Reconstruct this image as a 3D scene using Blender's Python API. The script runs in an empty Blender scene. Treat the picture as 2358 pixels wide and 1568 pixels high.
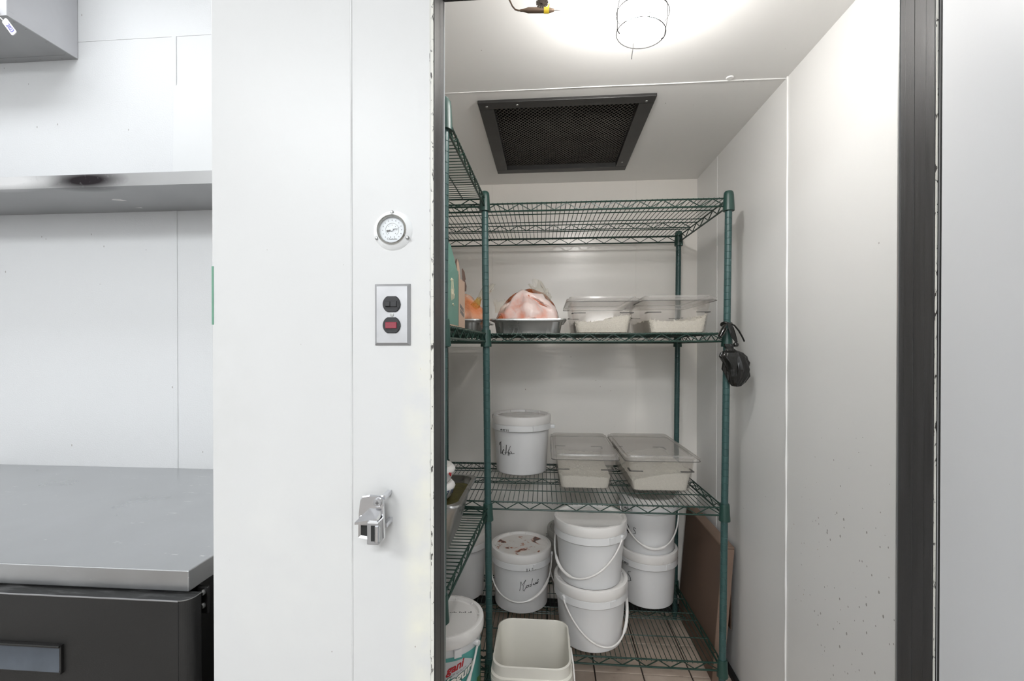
import bpy, bmesh, math, random
from math import sin, cos, pi, radians as R
from mathutils import Vector, Matrix, noise, Quaternion

random.seed(7)
S = bpy.context.scene
C = S.collection

# ------------------------------------------------------------------ camera, world, lights, exposure
cd = bpy.data.cameras.new('camera'); cam = bpy.data.objects.new('camera', cd); C.objects.link(cam)
cd.sensor_width = 36.0; cd.lens = 1050.0 * 36 / 2358; cd.shift_y = (806.3 - 784) / 2358
cd.clip_start = 0.02; cd.clip_end = 50
cam.location = (0, 0, 1.37); cam.rotation_euler = (R(90 - 0.34), 0, R(4.52))
S.camera = cam

w = bpy.data.worlds.new('world'); S.world = w; w.use_nodes = True
w.node_tree.nodes['Background'].inputs[0].default_value = (0.9, 0.95, 1, 1)
w.node_tree.nodes['Background'].inputs[1].default_value = 0.05

S.view_settings.view_transform = 'Standard'; S.view_settings.look = 'None'
S.view_settings.exposure = 0.0; S.view_settings.gamma = 1.0
S.view_settings.use_curve_mapping = False
S.cycles.max_bounces = 9; S.cycles.diffuse_bounces = 7; S.cycles.glossy_bounces = 4; S.cycles.transparent_max_bounces = 20
S.cycles.caustics_reflective = False; S.cycles.caustics_refractive = False; S.cycles.adaptive_threshold = 0.06


def area(name, loc, rot, sx, sy, power, col):
    l = bpy.data.lights.new(name, 'AREA'); l.shape = 'RECTANGLE'; l.size = sx; l.size_y = sy
    l.energy = power; l.color = col
    o = bpy.data.objects.new(name, l); C.objects.link(o); o.location = loc; o.rotation_euler = rot
    return o


# the kitchen's ceiling fluorescent fixtures, above and behind the camera
area('kitchen_ceiling_light', (-1.75, 0.80, 2.97), (0, 0, 0), 1.2, 0.3, 14, (0.94, 0.97, 1.0))
area('kitchen_ceiling_light', (-1.5, -1.5, 2.97), (0, 0, 0), 1.2, 0.6, 68, (0.95, 0.98, 1.0))
area('kitchen_ceiling_light', (0.2, -2.1, 2.97), (0, 0, 0), 1.2, 0.6, 86, (0.95, 0.98, 1.0))

# ------------------------------------------------------------------ materials
def nt(name):
    m = bpy.data.materials.new(name); m.use_nodes = True
    return m, m.node_tree, m.node_tree.nodes['Principled BSDF']


def N(t, kind, **kw):
    n = t.nodes.new(kind)
    for k, v in kw.items():
        if k in n.inputs: n.inputs[k].default_value = v
        else: setattr(n, k, v)
    return n


def simple(name, col, rough=0.5, metal=0.0, spec=0.5, bump=0.0, bscale=200, var=0.0, vscale=8, coat=0.0, sss=0.0, stretch=None):
    m, t, p = nt(name)
    p.inputs['Base Color'].default_value = (*col, 1); p.inputs['Roughness'].default_value = rough
    p.inputs['Metallic'].default_value = metal; p.inputs['Specular IOR Level'].default_value = spec
    p.inputs['Coat Weight'].default_value = coat
    if sss:
        p.inputs['Subsurface Weight'].default_value = sss; p.inputs['Subsurface Radius'].default_value = (.02, .02, .02)
        p.inputs['Subsurface Scale'].default_value = .3
    tc = N(t, 'ShaderNodeTexCoord'); src = tc.outputs['Object']
    if stretch:
        mp = N(t, 'ShaderNodeMapping'); mp.inputs['Scale'].default_value = stretch
        t.links.new(src, mp.inputs[0]); src = mp.outputs[0]
    if var:
        nz = N(t, 'ShaderNodeTexNoise', Scale=vscale, Detail=6.0); t.links.new(src, nz.inputs['Vector'])
        mx = N(t, 'ShaderNodeMix', data_type='RGBA')
        mx.inputs[6].default_value = (*[c * (1 - var) for c in col], 1); mx.inputs[7].default_value = (*[min(1, c * (1 + var)) for c in col], 1)
        t.links.new(nz.outputs['Fac'], mx.inputs[0]); t.links.new(mx.outputs[2], p.inputs['Base Color'])
        mr = N(t, 'ShaderNodeMapRange'); mr.inputs[3].default_value = max(.02, rough - .12); mr.inputs[4].default_value = min(1, rough + .12)
        t.links.new(nz.outputs['Fac'], mr.inputs[0]); t.links.new(mr.outputs[0], p.inputs['Roughness'])
    if bump:
        nb = N(t, 'ShaderNodeTexNoise', Scale=bscale, Detail=3.0); t.links.new(src, nb.inputs['Vector'])
        b = N(t, 'ShaderNodeBump', Strength=bump, Distance=0.002); t.links.new(nb.outputs['Fac'], b.inputs['Height'])
        t.links.new(b.outputs[0], p.inputs['Normal'])
    return m


def mask_box(t, src, cx, cy, cz, sx, sy, sz):
    """soft ellipsoid mask 1 inside, 0 outside"""
    mp = N(t, 'ShaderNodeMapping', vector_type='POINT')
    mp.inputs['Location'].default_value = (-cx / sx, -cy / sy, -cz / sz); mp.inputs['Scale'].default_value = (1 / sx, 1 / sy, 1 / sz)
    t.links.new(src, mp.inputs[0])
    l = N(t, 'ShaderNodeVectorMath', operation='LENGTH'); t.links.new(mp.outputs[0], l.inputs[0])
    mr = N(t, 'ShaderNodeMapRange'); mr.inputs[1].default_value = 0.35; mr.inputs[2].default_value = 1.0
    mr.inputs[3].default_value = 1; mr.inputs[4].default_value = 0
    t.links.new(l.outputs['Value'], mr.inputs[0])
    return mr.outputs[0]


def math_(t, op, a, b):
    n = N(t, 'ShaderNodeMath', operation=op)
    for i, v in enumerate((a, b)):
        if hasattr(v, 'links'): t.links.new(v, n.inputs[i])
        else: n.inputs[i].default_value = v
    return n.outputs[0]


def mixcol(t, fac, a, b):
    mx = N(t, 'ShaderNodeMix', data_type='RGBA')
    t.links.new(fac, mx.inputs[0])
    for i, v in ((6, a), (7, b)):
        if hasattr(v, 'links'): t.links.new(v, mx.inputs[i])
        else: mx.inputs[i].default_value = (*v, 1)
    return mx.outputs[2]


def painted(name, col, rough=0.3, spatter=(), smudge=(), speck=0.0, bump=.12, bscale=60):
    """painted insulated panel; spatter = list of (centre, radii, density, colour); smudge = (centre, radii, colour, amount)"""
    m, t, p = nt(name)
    tc = N(t, 'ShaderNodeTexCoord'); src = tc.outputs['Object']
    n1 = N(t, 'ShaderNodeTexNoise', Scale=2.5, Detail=3.0, Roughness=.5); t.links.new(src, n1.inputs['Vector'])
    c = mixcol(t, n1.outputs['Fac'], [x * .99 for x in col], [min(1, x * 1.01) for x in col])
    for ce, ra, cl, am in smudge:
        mk = mask_box(t, src, *ce, *ra)
        n2 = N(t, 'ShaderNodeTexNoise', Scale=14.0, Detail=6.0); t.links.new(src, n2.inputs['Vector'])
        mr = N(t, 'ShaderNodeMapRange'); mr.inputs[1].default_value = .35; mr.inputs[2].default_value = .7; t.links.new(n2.outputs['Fac'], mr.inputs[0])
        f = math_(t, 'MULTIPLY', math_(t, 'MULTIPLY', mk, mr.outputs[0]), am)
        c = mixcol(t, f, c, cl)
    lst = list(spatter)
    if speck: lst.append(((0, 1, 1.2), (9, 9, 9), speck, (.25, .22, .2)))
    for k, (ce, ra, de, cl) in enumerate(lst):
        mk = mask_box(t, src, *ce, *ra)
        mp = N(t, 'ShaderNodeMapping'); mp.inputs['Location'].default_value = (k * 3.1, k * 1.7, k * .9)
        mp.inputs['Scale'].default_value = (1.3, 1, .65); t.links.new(src, mp.inputs[0])
        vo = N(t, 'ShaderNodeTexVoronoi', Scale=70.0 if k < len(lst) - (1 if speck else 0) else 45.0); t.links.new(mp.outputs[0], vo.inputs['Vector'])
        wn = N(t, 'ShaderNodeSeparateColor'); t.links.new(vo.outputs['Color'], wn.inputs[0])
        big = math_(t, 'MULTIPLY', math_(t, 'LESS_THAN', wn.outputs[0], de), math_(t, 'MULTIPLY', wn.outputs[1], .20 if k < len(lst) - (1 if speck else 0) else .13))
        big = math_(t, 'MULTIPLY', big, mk)
        f = math_(t, 'LESS_THAN', vo.outputs['Distance'], big)
        c = mixcol(t, math_(t, 'MULTIPLY', f, .65), c, cl)
    t.links.new(c, p.inputs['Base Color'])
    p.inputs['Roughness'].default_value = rough
    mr = N(t, 'ShaderNodeMapRange'); mr.inputs[3].default_value = rough - .06; mr.inputs[4].default_value = rough + .1
    nb = N(t, 'ShaderNodeTexNoise', Scale=bscale, Detail=1.0); t.links.new(src, nb.inputs['Vector'])
    b = N(t, 'ShaderNodeBump', Strength=bump, Distance=0.002); t.links.new(nb.outputs['Fac'], b.inputs['Height'])
    t.links.new(b.outputs[0], p.inputs['Normal'])
    return m


def steel(name, col=(.62, .63, .65), rough=.34, stretch=(2, 40, 40), smudge=None, scratches=False):
    m, t, p = nt(name)
    tc = N(t, 'ShaderNodeTexCoord'); src = tc.outputs['Object']
    mp = N(t, 'ShaderNodeMapping'); mp.inputs['Scale'].default_value = stretch; t.links.new(src, mp.inputs[0])
    n1 = N(t, 'ShaderNodeTexNoise', Scale=6.0, Detail=6.0); t.links.new(mp.outputs[0], n1.inputs['Vector'])
    n2 = N(t, 'ShaderNodeTexNoise', Scale=5.0, Detail=5.0, Distortion=.6); t.links.new(src, n2.inputs['Vector'])
    c = mixcol(t, n2.outputs['Fac'], [x * .82 for x in col], [min(1, x * 1.12) for x in col])
    if smudge:
        for ce, ra, cl, am in smudge:
            mk = mask_box(t, src, *ce, *ra)
            n3 = N(t, 'ShaderNodeTexNoise', Scale=50.0, Detail=5.0); t.links.new(src, n3.inputs['Vector'])
            mr = N(t, 'ShaderNodeMapRange'); mr.inputs[1].default_value = .0; mr.inputs[2].default_value = .42; t.links.new(n3.outputs['Fac'], mr.inputs[0])
            f = math_(t, 'MULTIPLY', math_(t, 'MULTIPLY', mk, mr.outputs[0]), am)
            c = mixcol(t, f, c, cl)
    if scratches:
        mp2 = N(t, 'ShaderNodeMapping'); mp2.inputs['Scale'].default_value = (2.4, 22, 22); mp2.inputs['Rotation'].default_value = (0, 0, .12); t.links.new(src, mp2.inputs[0])
        n4 = N(t, 'ShaderNodeTexNoise', Scale=3.0, Detail=4.0, Roughness=.8); t.links.new(mp2.outputs[0], n4.inputs['Vector'])
        mr = N(t, 'ShaderNodeMapRange'); mr.inputs[1].default_value = .665; mr.inputs[2].default_value = .69; t.links.new(n4.outputs['Fac'], mr.inputs[0])
        c = mixcol(t, mr.outputs[0], c, (.85, .85, .83))
        t.links.new(math_(t, 'SUBTRACT', 1.0, mr.outputs[0]), p.inputs['Metallic'])
    else:
        p.inputs['Metallic'].default_value = 1.0
    t.links.new(c, p.inputs['Base Color'])
    mr = N(t, 'ShaderNodeMapRange'); mr.inputs[3].default_value = rough - .1; mr.inputs[4].default_value = rough + .12
    t.links.new(n2.outputs['Fac'], mr.inputs[0]); t.links.new(mr.outputs[0], p.inputs['Roughness'])
    b = N(t, 'ShaderNodeBump', Strength=.05, Distance=0.001); t.links.new(n1.outputs['Fac'], b.inputs['Height'])
    t.links.new(b.outputs[0], p.inputs['Normal'])
    return m


def clear(name, tint=(.9, .9, .88), haze=.12, hcol=(.7, .7, .68), rough=.12, ior=1.45):
    """thin clear plastic film or wall: see-through with Fresnel gloss and a little haze"""
    m = bpy.data.materials.new(name); m.use_nodes = True; t = m.node_tree; t.nodes.clear()
    out = N(t, 'ShaderNodeOutputMaterial')
    tr = N(t, 'ShaderNodeBsdfTransparent'); tr.inputs[0].default_value = (*tint, 1)
    df = N(t, 'ShaderNodeBsdfDiffuse'); df.inputs[0].default_value = (*hcol, 1)
    gl = N(t, 'ShaderNodeBsdfGlossy'); gl.inputs['Roughness'].default_value = rough
    lw = N(t, 'ShaderNodeLayerWeight'); lw.inputs[0].default_value = .5
    fr = N(t, 'ShaderNodeMath', operation='MULTIPLY_ADD'); fr.inputs[1].default_value = ior - 1.0; fr.inputs[2].default_value = .035
    pw = N(t, 'ShaderNodeMath', operation='POWER'); pw.inputs[1].default_value = 4.0
    t.links.new(lw.outputs['Facing'], pw.inputs[0]); t.links.new(pw.outputs[0], fr.inputs[0])
    m1 = N(t, 'ShaderNodeMixShader'); m1.inputs[0].default_value = haze
    t.links.new(tr.outputs[0], m1.inputs[1]); t.links.new(df.outputs[0], m1.inputs[2])
    m2 = N(t, 'ShaderNodeMixShader'); t.links.new(fr.outputs[0], m2.inputs[0])
    t.links.new(m1.outputs[0], m2.inputs[1]); t.links.new(gl.outputs[0], m2.inputs[2])
    t.links.new(m2.outputs[0], out.inputs[0])
    return m


def mottled(name, cols, scale=8, rough=.3, coat=.4, bump=.3, bscale=30, pos=(.3, .5, .7), stretch=(1, 1, 1), dist=.4):
    m, t, p = nt(name)
    tc = N(t, 'ShaderNodeTexCoord'); mp = N(t, 'ShaderNodeMapping'); mp.inputs['Scale'].default_value = stretch
    t.links.new(tc.outputs['Object'], mp.inputs[0])
    n1 = N(t, 'ShaderNodeTexNoise', Scale=float(scale), Detail=7.0, Roughness=.6, Distortion=dist); t.links.new(mp.outputs[0], n1.inputs['Vector'])
    cr = N(t, 'ShaderNodeValToRGB'); e = cr.color_ramp.elements
    while len(e) < len(cols): e.new(.5)
    for k, cl in enumerate(cols): e[k].position = pos[k]; e[k].color = (*cl, 1)
    t.links.new(n1.outputs['Fac'], cr.inputs[0]); t.links.new(cr.outputs[0], p.inputs['Base Color'])
    p.inputs['Roughness'].default_value = rough; p.inputs['Coat Weight'].default_value = coat; p.inputs['Coat Roughness'].default_value = .15
    nb = N(t, 'ShaderNodeTexNoise', Scale=float(bscale), Detail=5.0); t.links.new(mp.outputs[0], nb.inputs['Vector'])
    b = N(t, 'ShaderNodeBump', Strength=bump, Distance=0.004); t.links.new(nb.outputs['Fac'], b.inputs['Height'])
    t.links.new(b.outputs[0], p.inputs['Normal'])
    return m


def emit(name, col, st):
    m = bpy.data.materials.new(name); m.use_nodes = True; t = m.node_tree; t.nodes.clear()
    e = N(t, 'ShaderNodeEmission'); e.inputs[0].default_value = (*col, 1); e.inputs[1].default_value = st
    o = N(t, 'ShaderNodeOutputMaterial'); t.links.new(e.outputs[0], o.inputs[0])
    return m


M = {}
WHITE = (.80, .80, .79)
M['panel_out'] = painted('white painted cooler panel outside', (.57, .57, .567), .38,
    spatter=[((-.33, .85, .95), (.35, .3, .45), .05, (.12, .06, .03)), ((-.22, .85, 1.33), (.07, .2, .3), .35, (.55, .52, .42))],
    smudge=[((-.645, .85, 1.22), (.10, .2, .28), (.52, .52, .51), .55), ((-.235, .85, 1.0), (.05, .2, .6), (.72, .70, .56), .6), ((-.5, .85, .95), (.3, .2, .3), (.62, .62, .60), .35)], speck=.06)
M['panel_in'] = painted('cream white painted cooler panel inside', (.845, .815, .77), .26,
    spatter=[((.05, 2.44, 1.1), (.5, .3, .5), .05, (.20, .08, .03))], speck=.06, bump=.10, bscale=30)
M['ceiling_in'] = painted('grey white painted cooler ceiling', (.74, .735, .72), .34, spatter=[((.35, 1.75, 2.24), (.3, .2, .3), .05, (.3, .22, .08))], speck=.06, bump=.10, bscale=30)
M['panel_right'] = painted('white painted panel with food spatter', (.72, .72, .71), .36,
    spatter=[((.77, 1.24, .72), (.4, .36, .60), .75, (.10, .08, .06)), ((.77, 1.42, .80), (.4, .25, .45), .12, (.30, .14, .05))], speck=.06, bump=.10, bscale=30)
M['kitchen_wall'] = painted('white glazed kitchen wall panel', (.69, .70, .71), .42, speck=.05, bump=.25, bscale=220)
M['plain_wall'] = simple('plain white paint', (.8, .8, .8), .6)
M['kitchen_floor'] = simple('grey brown quarry tile', (.22, .20, .18), .5, var=.3)
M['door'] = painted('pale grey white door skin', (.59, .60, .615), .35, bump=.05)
M['caulk'] = simple('white caulk bead', (.80, .80, .79), .4)
M['jamb'] = simple('dark grey vinyl breaker strip', (.035, .034, .034), .42, var=.55, vscale=5, bump=.2, bscale=80, stretch=(30, 30, 1.2))
M['aluminium'] = simple('bare aluminium strip', (.55, .56, .56), .35, metal=.9)
M['chipped'] = mottled('white paint with dark chips', [(.05, .045, .04), (.05, .045, .04), (.60, .59, .54), (.63, .62, .58)], scale=55, pos=(0, .40, .42, 1), rough=.5, coat=0, stretch=(3, 3, 1))
M['grout'] = simple('dark dirty grout', (.045, .035, .028), .8, var=.3)
M['tile'] = mottled('beige floor tile with brown grime', [(.07, .035, .02), (.44, .35, .28), (.58, .48, .40)], scale=7, pos=(.30, .40, .7), rough=.45, coat=.1, bump=.15)
M['black_strip'] = simple('flat black strip', (.012, .012, .012), .6)
M['black_vent'] = simple('black painted vent frame', (.022, .021, .020), .45, var=.4, vscale=14, bump=.2)
M['dark_mesh'] = simple('dusty dark expanded metal', (.10, .092, .082), .6, var=.5, vscale=9)
M['void'] = mottled('dusty black coil housing', [(.006, .006, .006), (.012, .012, .012), (.06, .058, .055)], scale=5, pos=(0, .55, .85), rough=.9, coat=0)
M['green_post'] = simple('green epoxy post', (.033, .080, .077), .36, var=.2, vscale=20)
M['green_wire'] = simple('dark green epoxy wire', (.007, .033, .023), .4, var=.3, vscale=30)
M['green_collar'] = simple('dark green plastic sleeve', (.018, .055, .045), .4, var=.2)
M['grey_post'] = simple('worn grey green post', (.20, .22, .21), .32, metal=.4, var=.2, vscale=20)
M['steel'] = steel('brushed stainless steel')
M['steel_top'] = steel('scratched stainless worktop', (.55, .56, .57), .30, stretch=(2, 30, 30), scratches=True)
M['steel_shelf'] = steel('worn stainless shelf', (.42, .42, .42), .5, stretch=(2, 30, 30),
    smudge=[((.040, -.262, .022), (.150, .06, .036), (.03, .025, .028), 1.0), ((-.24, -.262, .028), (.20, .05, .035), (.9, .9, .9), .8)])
M['steel_box'] = steel('pale stainless cabinet', (.66, .66, .68), .40, stretch=(30, 30, 2))
M['pan_steel'] = simple('satin steam pan steel', (.50, .50, .49), .30, metal=1.0, var=.12, vscale=12)
M['chrome'] = simple('polished chrome', (.72, .73, .76), .12, metal=1.0, var=.1)
M['bolt'] = simple('dull zinc bolt', (.35, .35, .34), .35, metal=1.0)
M['black_fridge'] = simple('black coated steel', (.011, .0105, .010), .45, bump=.15, bscale=900, var=.3, vscale=5)
M['black_dusty'] = mottled('dusty black steel', [(.008, .008, .008), (.012, .012, .012), (.12, .12, .12)], scale=18, pos=(0, .52, .9), rough=.6, coat=0, stretch=(1, 5, 5))
M['handle_grey'] = simple('blue grey handle recess', (.055, .065, .08), .35, var=.4, vscale=25)
M['white_plastic'] = simple('white bucket plastic', (.67, .67, .672), .32, var=.03, bump=.03, bscale=80)
M['white_lid'] = simple('white lid plastic', (.74, .72, .70), .30, var=.03)
M['stained_lid'] = mottled('white lid with sauce stains', [(.05, .012, .006), (.42, .10, .02), (.70, .66, .62), (.78, .76, .73)], scale=11, pos=(.385, .425, .445, .75), rough=.3, coat=.2, bump=.05, dist=1.5)
M['dirty_lid'] = mottled('grey white lid with brown smears', [(.20, .09, .04), (.60, .56, .53), (.68, .66, .64)], scale=9, pos=(.385, .425, .75), rough=.22, coat=.3, bump=.04, stretch=(1, 3, 1), dist=1.2)
M['cream_plastic'] = simple('cream white tub plastic', (.60, .58, .52), .4, var=.04)
M['milky'] = clear('milky translucent plastic', (.75, .75, .73), .55, (.62, .61, .58), .25)
M['ink'] = simple('black marker ink', (.01, .01, .01), .6)
M['grey_ink'] = simple('grey printed ink', (.10, .10, .10), .6)
M['clear'] = clear('clear polycarbonate', (.965, .955, .945), .07, (.66, .64, .61), .10, 1.3)
M['clear_lid'] = clear('scuffed clear polycarbonate lid', (.93, .92, .91), .30, (.55, .53, .51), .18, 1.35)
M['clear_edge'] = clear('thick clear plastic edge', (.34, .33, .32), .25, (.3, .29, .28), .12)
M['film'] = clear('crinkled clear film', (.94, .93, .90), .10, (.8, .78, .7), .08, 1.7)
M['cheese'] = simple('white shreds', (.80, .76, .68), .55, var=.28, vscale=260, bump=.8, bscale=240)
M['rice'] = simple('white grains', (.78, .735, .67), .6, var=.36, vscale=420, bump=.8, bscale=380)
M['meat'] = mottled('frosted pink meat in film', [(.62, .16, .08), (.66, .30, .22), (.66, .50, .46), (.74, .66, .62)], scale=9, pos=(.30, .42, .52, .72), rough=.42, coat=.18, bump=.6, bscale=34)
_t = M['meat'].node_tree; _cr = next(n for n in _t.nodes if n.type == 'VALTORGB'); _nz = _cr.inputs[0].links[0].from_socket
_tc = next(n for n in _t.nodes if n.type == 'TEX_COORD'); _sx = N(_t, 'ShaderNodeSeparateXYZ'); _t.links.new(_tc.outputs['Object'], _sx.inputs[0])
_t.links.new(math_(_t, 'ADD', math_(_t, 'MULTIPLY', _nz, .75), math_(_t, 'MULTIPLY', _sx.outputs[2], 1.6)), _cr.inputs[0])   # colour turns paler towards the upper side
M['meat_orange'] = mottled('orange marinated meat', [(.55, .15, .05), (.70, .28, .14), (.72, .46, .34)], scale=16, pos=(.3, .5, .7), rough=.25, coat=.6, bump=.5, bscale=40)
M['meat_brown'] = mottled('brown red marinade in film', [(.16, .035, .01), (.34, .09, .03), (.50, .20, .09)], scale=14, pos=(.3, .5, .72), rough=.2, coat=.7, bump=.4, bscale=40)
M['meat_recess'] = simple('raw flesh fold', (.42, .14, .08), .3, var=.3, vscale=40)
M['yellow_film'] = clear('yellow tinted film', (.95, .80, .45), .25, (.8, .5, .15), .1, 1.6)
M['black_bag'] = simple('black bin liner', (.010, .010, .009), .16, bump=1.0, bscale=45)
M['box_green'] = simple('teal printed carton', (.10, .215, .175), .55, var=.1, vscale=20)
M['box_tan'] = simple('tan carton board', (.42, .30, .225), .7, var=.08, vscale=20)
M['box_edge'] = simple('brown corrugated edge', (.10, .06, .045), .8, var=.4, vscale=90)
M['cream_ink'] = simple('cream print', (.62, .56, .42), .6)
M['cardboard'] = simple('brown cardboard', (.135, .085, .060), .75, var=.12, vscale=6)
M['cardboard_edge'] = simple('lighter cardboard flap', (.23, .155, .115), .75, var=.12, vscale=8)
M['sauce'] = mottled('green herb sauce', [(.022, .018, .001), (.050, .042, .002), (.14, .12, .012)], scale=30, pos=(.3, .58, .85), rough=.5, coat=.05, bump=.4, bscale=120)
M['teal_label'] = mottled('teal yogurt label', [(.06, .27, .24), (.09, .34, .31), (.16, .45, .40)], scale=4, pos=(.3, .5, .7), rough=.35, coat=.2, bump=0)
M['leaf_print'] = mottled('green grass print', [(.02, .07, .01), (.06, .17, .03), (.20, .34, .12)], scale=25, pos=(.3, .5, .7), rough=.4, coat=.1, bump=0, stretch=(1, 1, .2))
M['red_ink'] = simple('red print', (.42, .012, .02), .4)
M['white_ink'] = simple('white print', (.78, .76, .70), .4)
M['dark_green_ink'] = simple('dark green print outline', (.02, .09, .07), .5)
M['grey_patch'] = simple('pale grey print', (.55, .56, .57), .4)
M['navy'] = simple('navy print', (.03, .05, .13), .5)
M['blue_ink'] = simple('blue print', (.10, .09, .42), .5)
M['copper'] = simple('tarnished copper tube', (.16, .115, .085), .45, metal=.7, var=.4, vscale=30)
M['fin'] = simple('dark oxidised fin disc', (.045, .035, .027), .5, metal=.5)
M['yellow_tape'] = simple('yellow tape', (.62, .45, .03), .4, var=.2)
M['dial'] = simple('white dial face', (.72, .75, .77), .35)
M['gauge_flange'] = simple('white painted flange', (.80, .81, .81), .3)
M['bezel'] = simple('tarnished chrome bezel', (.42, .41, .38), .25, metal=1.0)
M['glass'] = clear('clear glass', (.97, .97, .97), .02, (.9, .9, .9), .03)
M['jar'] = clear('clear glass jar', (.985, .985, .985), .012, (.95, .95, .95), .08, 1.3)
M['bulb'] = emit('glowing bulb', (1.0, .975, .945), 295)
M['cage_wire'] = simple('dark cage wire', (.012, .012, .012), .8, spec=0.0)
M['lamp_base'] = simple('dark grey cast lamp base', (.02, .02, .0195), .8, spec=0.0)
M['plate'] = simple('satin plate steel', (.44, .44, .45), .36, metal=.85, var=.1, vscale=30)
M['bakelite'] = simple('black bakelite', (.02, .02, .022), .25)
M['red_lens'] = simple('dark red pilot lens', (.22, .012, .03), .12, coat=.5)
M['green_tape'] = simple('green tape', (.12, .27, .19), .6, var=.15, vscale=30)
M['board'] = simple('white cutting board', (.70, .71, .715), .45)
M['tag_white'] = simple('white plastic tag', (.78, .78, .79), .4)


# ------------------------------------------------------------------ mesh builder
class B:
    def __init__(s): s.v = []; s.f = []; s.sm = []

    def add(s, vs, fs, smooth=False):
        o = len(s.v); s.v += [Vector(p) for p in vs]
        s.f += [[i + o for i in f] for f in fs]; s.sm += [smooth] * len(fs)
        return s

    def box(s, x0, x1, y0, y1, z0, z1, bev=0):
        if bev:
            return s.bevbox(x0, x1, y0, y1, z0, z1, bev)
        vs = [(x, y, z) for z in (z0, z1) for y in (y0, y1) for x in (x0, x1)]
        return s.add(vs, [(0, 2, 3, 1), (4, 5, 7, 6), (0, 1, 5, 4), (2, 6, 7, 3), (0, 4, 6, 2), (1, 3, 7, 5)])

    def bevbox(s, x0, x1, y0, y1, z0, z1, b):
        bm = bmesh.new(); bmesh.ops.create_cube(bm, size=1)
        for v in bm.verts: v.co = Vector(((x0 + x1) / 2 + v.co.x * (x1 - x0), (y0 + y1) / 2 + v.co.y * (y1 - y0), (z0 + z1) / 2 + v.co.z * (z1 - z0)))
        bmesh.ops.bevel(bm, geom=bm.edges[:], offset=b, segments=2, affect='EDGES', profile=.5)
        bm.verts.index_update()
        s.add([v.co.copy() for v in bm.verts], [[v.index for v in f.verts] for f in bm.faces]); bm.free()
        return s

    def cyl(s, a, b, r, n=8, r2=None, cap=True):
        a = Vector(a); b = Vector(b); d = b - a
        if d.length < 1e-9: return s
        q = d.to_track_quat('Z', 'Y'); r2 = r if r2 is None else r2
        ph = pi / n if n == 4 else 0
        vs = [a + q @ Vector((r * cos(2 * pi * i / n + ph), r * sin(2 * pi * i / n + ph), 0)) for i in range(n)] + \
             [b + q @ Vector((r2 * cos(2 * pi * i / n + ph), r2 * sin(2 * pi * i / n + ph), 0)) for i in range(n)]
        fs = [(i, (i + 1) % n, n + (i + 1) % n, n + i) for i in range(n)]
        s.add(vs, fs, n > 5)
        if cap: s.add(vs, [tuple(range(n - 1, -1, -1)), tuple(range(n, 2 * n))])
        return s

    def tube(s, pts, r, n=6, closed=False, flat=1.0):
        pts = [Vector(p) for p in pts]; m = len(pts)
        rs = r if isinstance(r, (list, tuple)) else [r] * m
        up = Vector((0, 0, 1)); vs = []; prev = None
        for i, p in enumerate(pts):
            if closed: d = pts[(i + 1) % m] - pts[i - 1]
            else: d = pts[min(i + 1, m - 1)] - pts[max(i - 1, 0)]
            d.normalize()
            if prev is None:
                a = up.cross(d)
                if a.length < .05: a = Vector((1, 0, 0)).cross(d)
            else:
                a = prev - d * prev.dot(d)
                if a.length < 1e-6: a = up.cross(d)
            a.normalize(); prev = a; b = d.cross(a)
            vs += [p + (a * cos(2 * pi * k / n) + b * sin(2 * pi * k / n) * flat) * rs[i] for k in range(n)]
        fs = []
        for i in range(m if closed else m - 1):
            j = (i + 1) % m
            fs += [(i * n + k, i * n + (k + 1) % n, j * n + (k + 1) % n, j * n + k) for k in range(n)]
        s.add(vs, fs, True)
        if not closed: s.add(vs, [tuple(range(n - 1, -1, -1)), tuple(range((m - 1) * n, m * n))])
        return s

    def lathe(s, prof, n=32, c=(0, 0, 0), smooth=True, axis='Z', cap=True):
        vs = []
        for r, z in prof:
            for i in range(n):
                a = 2 * pi * i / n; p = (r * cos(a), r * sin(a), z)
                if axis == 'Y': p = (p[0], -p[2], p[1])
                vs.append(Vector(p) + Vector(c))
        fs = []
        for j in range(len(prof) - 1):
            fs += [(j * n + i, j * n + (i + 1) % n, (j + 1) * n + (i + 1) % n, (j + 1) * n + i) for i in range(n)]
        s.add(vs, fs, smooth)
        if cap and prof[0][0] > 1e-6: s.add(vs[:n], [tuple(range(n - 1, -1, -1))])
        if cap and prof[-1][0] > 1e-6: s.add(vs[-n:], [tuple(range(n))])
        return s

    def loft(s, rings, smooth=True, cap0=False, cap1=False):
        n = len(rings[0]); vs = [p for r in rings for p in r]; fs = []
        for j in range(len(rings) - 1):
            fs += [(j * n + i, j * n + (i + 1) % n, (j + 1) * n + (i + 1) % n, (j + 1) * n + i) for i in range(n)]
        s.add(vs, fs, smooth)
        if cap0: s.add(rings[0], [tuple(range(n - 1, -1, -1))])
        if cap1: s.add(rings[-1], [tuple(range(n))])
        return s

    def move(s, m):
        s.v = [m @ p for p in s.v]; return s

    def build(s, name, mat, parent=None, off=(0, 0, 0), weld=False):
        me = bpy.data.meshes.new(name); o3 = Vector(off)
        me.from_pydata([tuple(p - o3) for p in s.v], [], s.f)
        me.polygons.foreach_set('use_smooth', s.sm)
        bm = bmesh.new(); bm.from_mesh(me)
        bmesh.ops.remove_doubles(bm, verts=bm.verts, dist=1e-6)
        bmesh.ops.recalc_face_normals(bm, faces=bm.faces); 
        for e in bm.edges:
            if len(e.link_faces) == 2 and e.calc_face_angle(0) > .7: e.smooth = False
        bm.to_mesh(me); bm.free()
        me.materials.append(M[mat] if isinstance(mat, str) else mat)
        o = bpy.data.objects.new(name, me); C.objects.link(o)
        if parent: o.parent = parent
        else: o.location = o3
        return o


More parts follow.
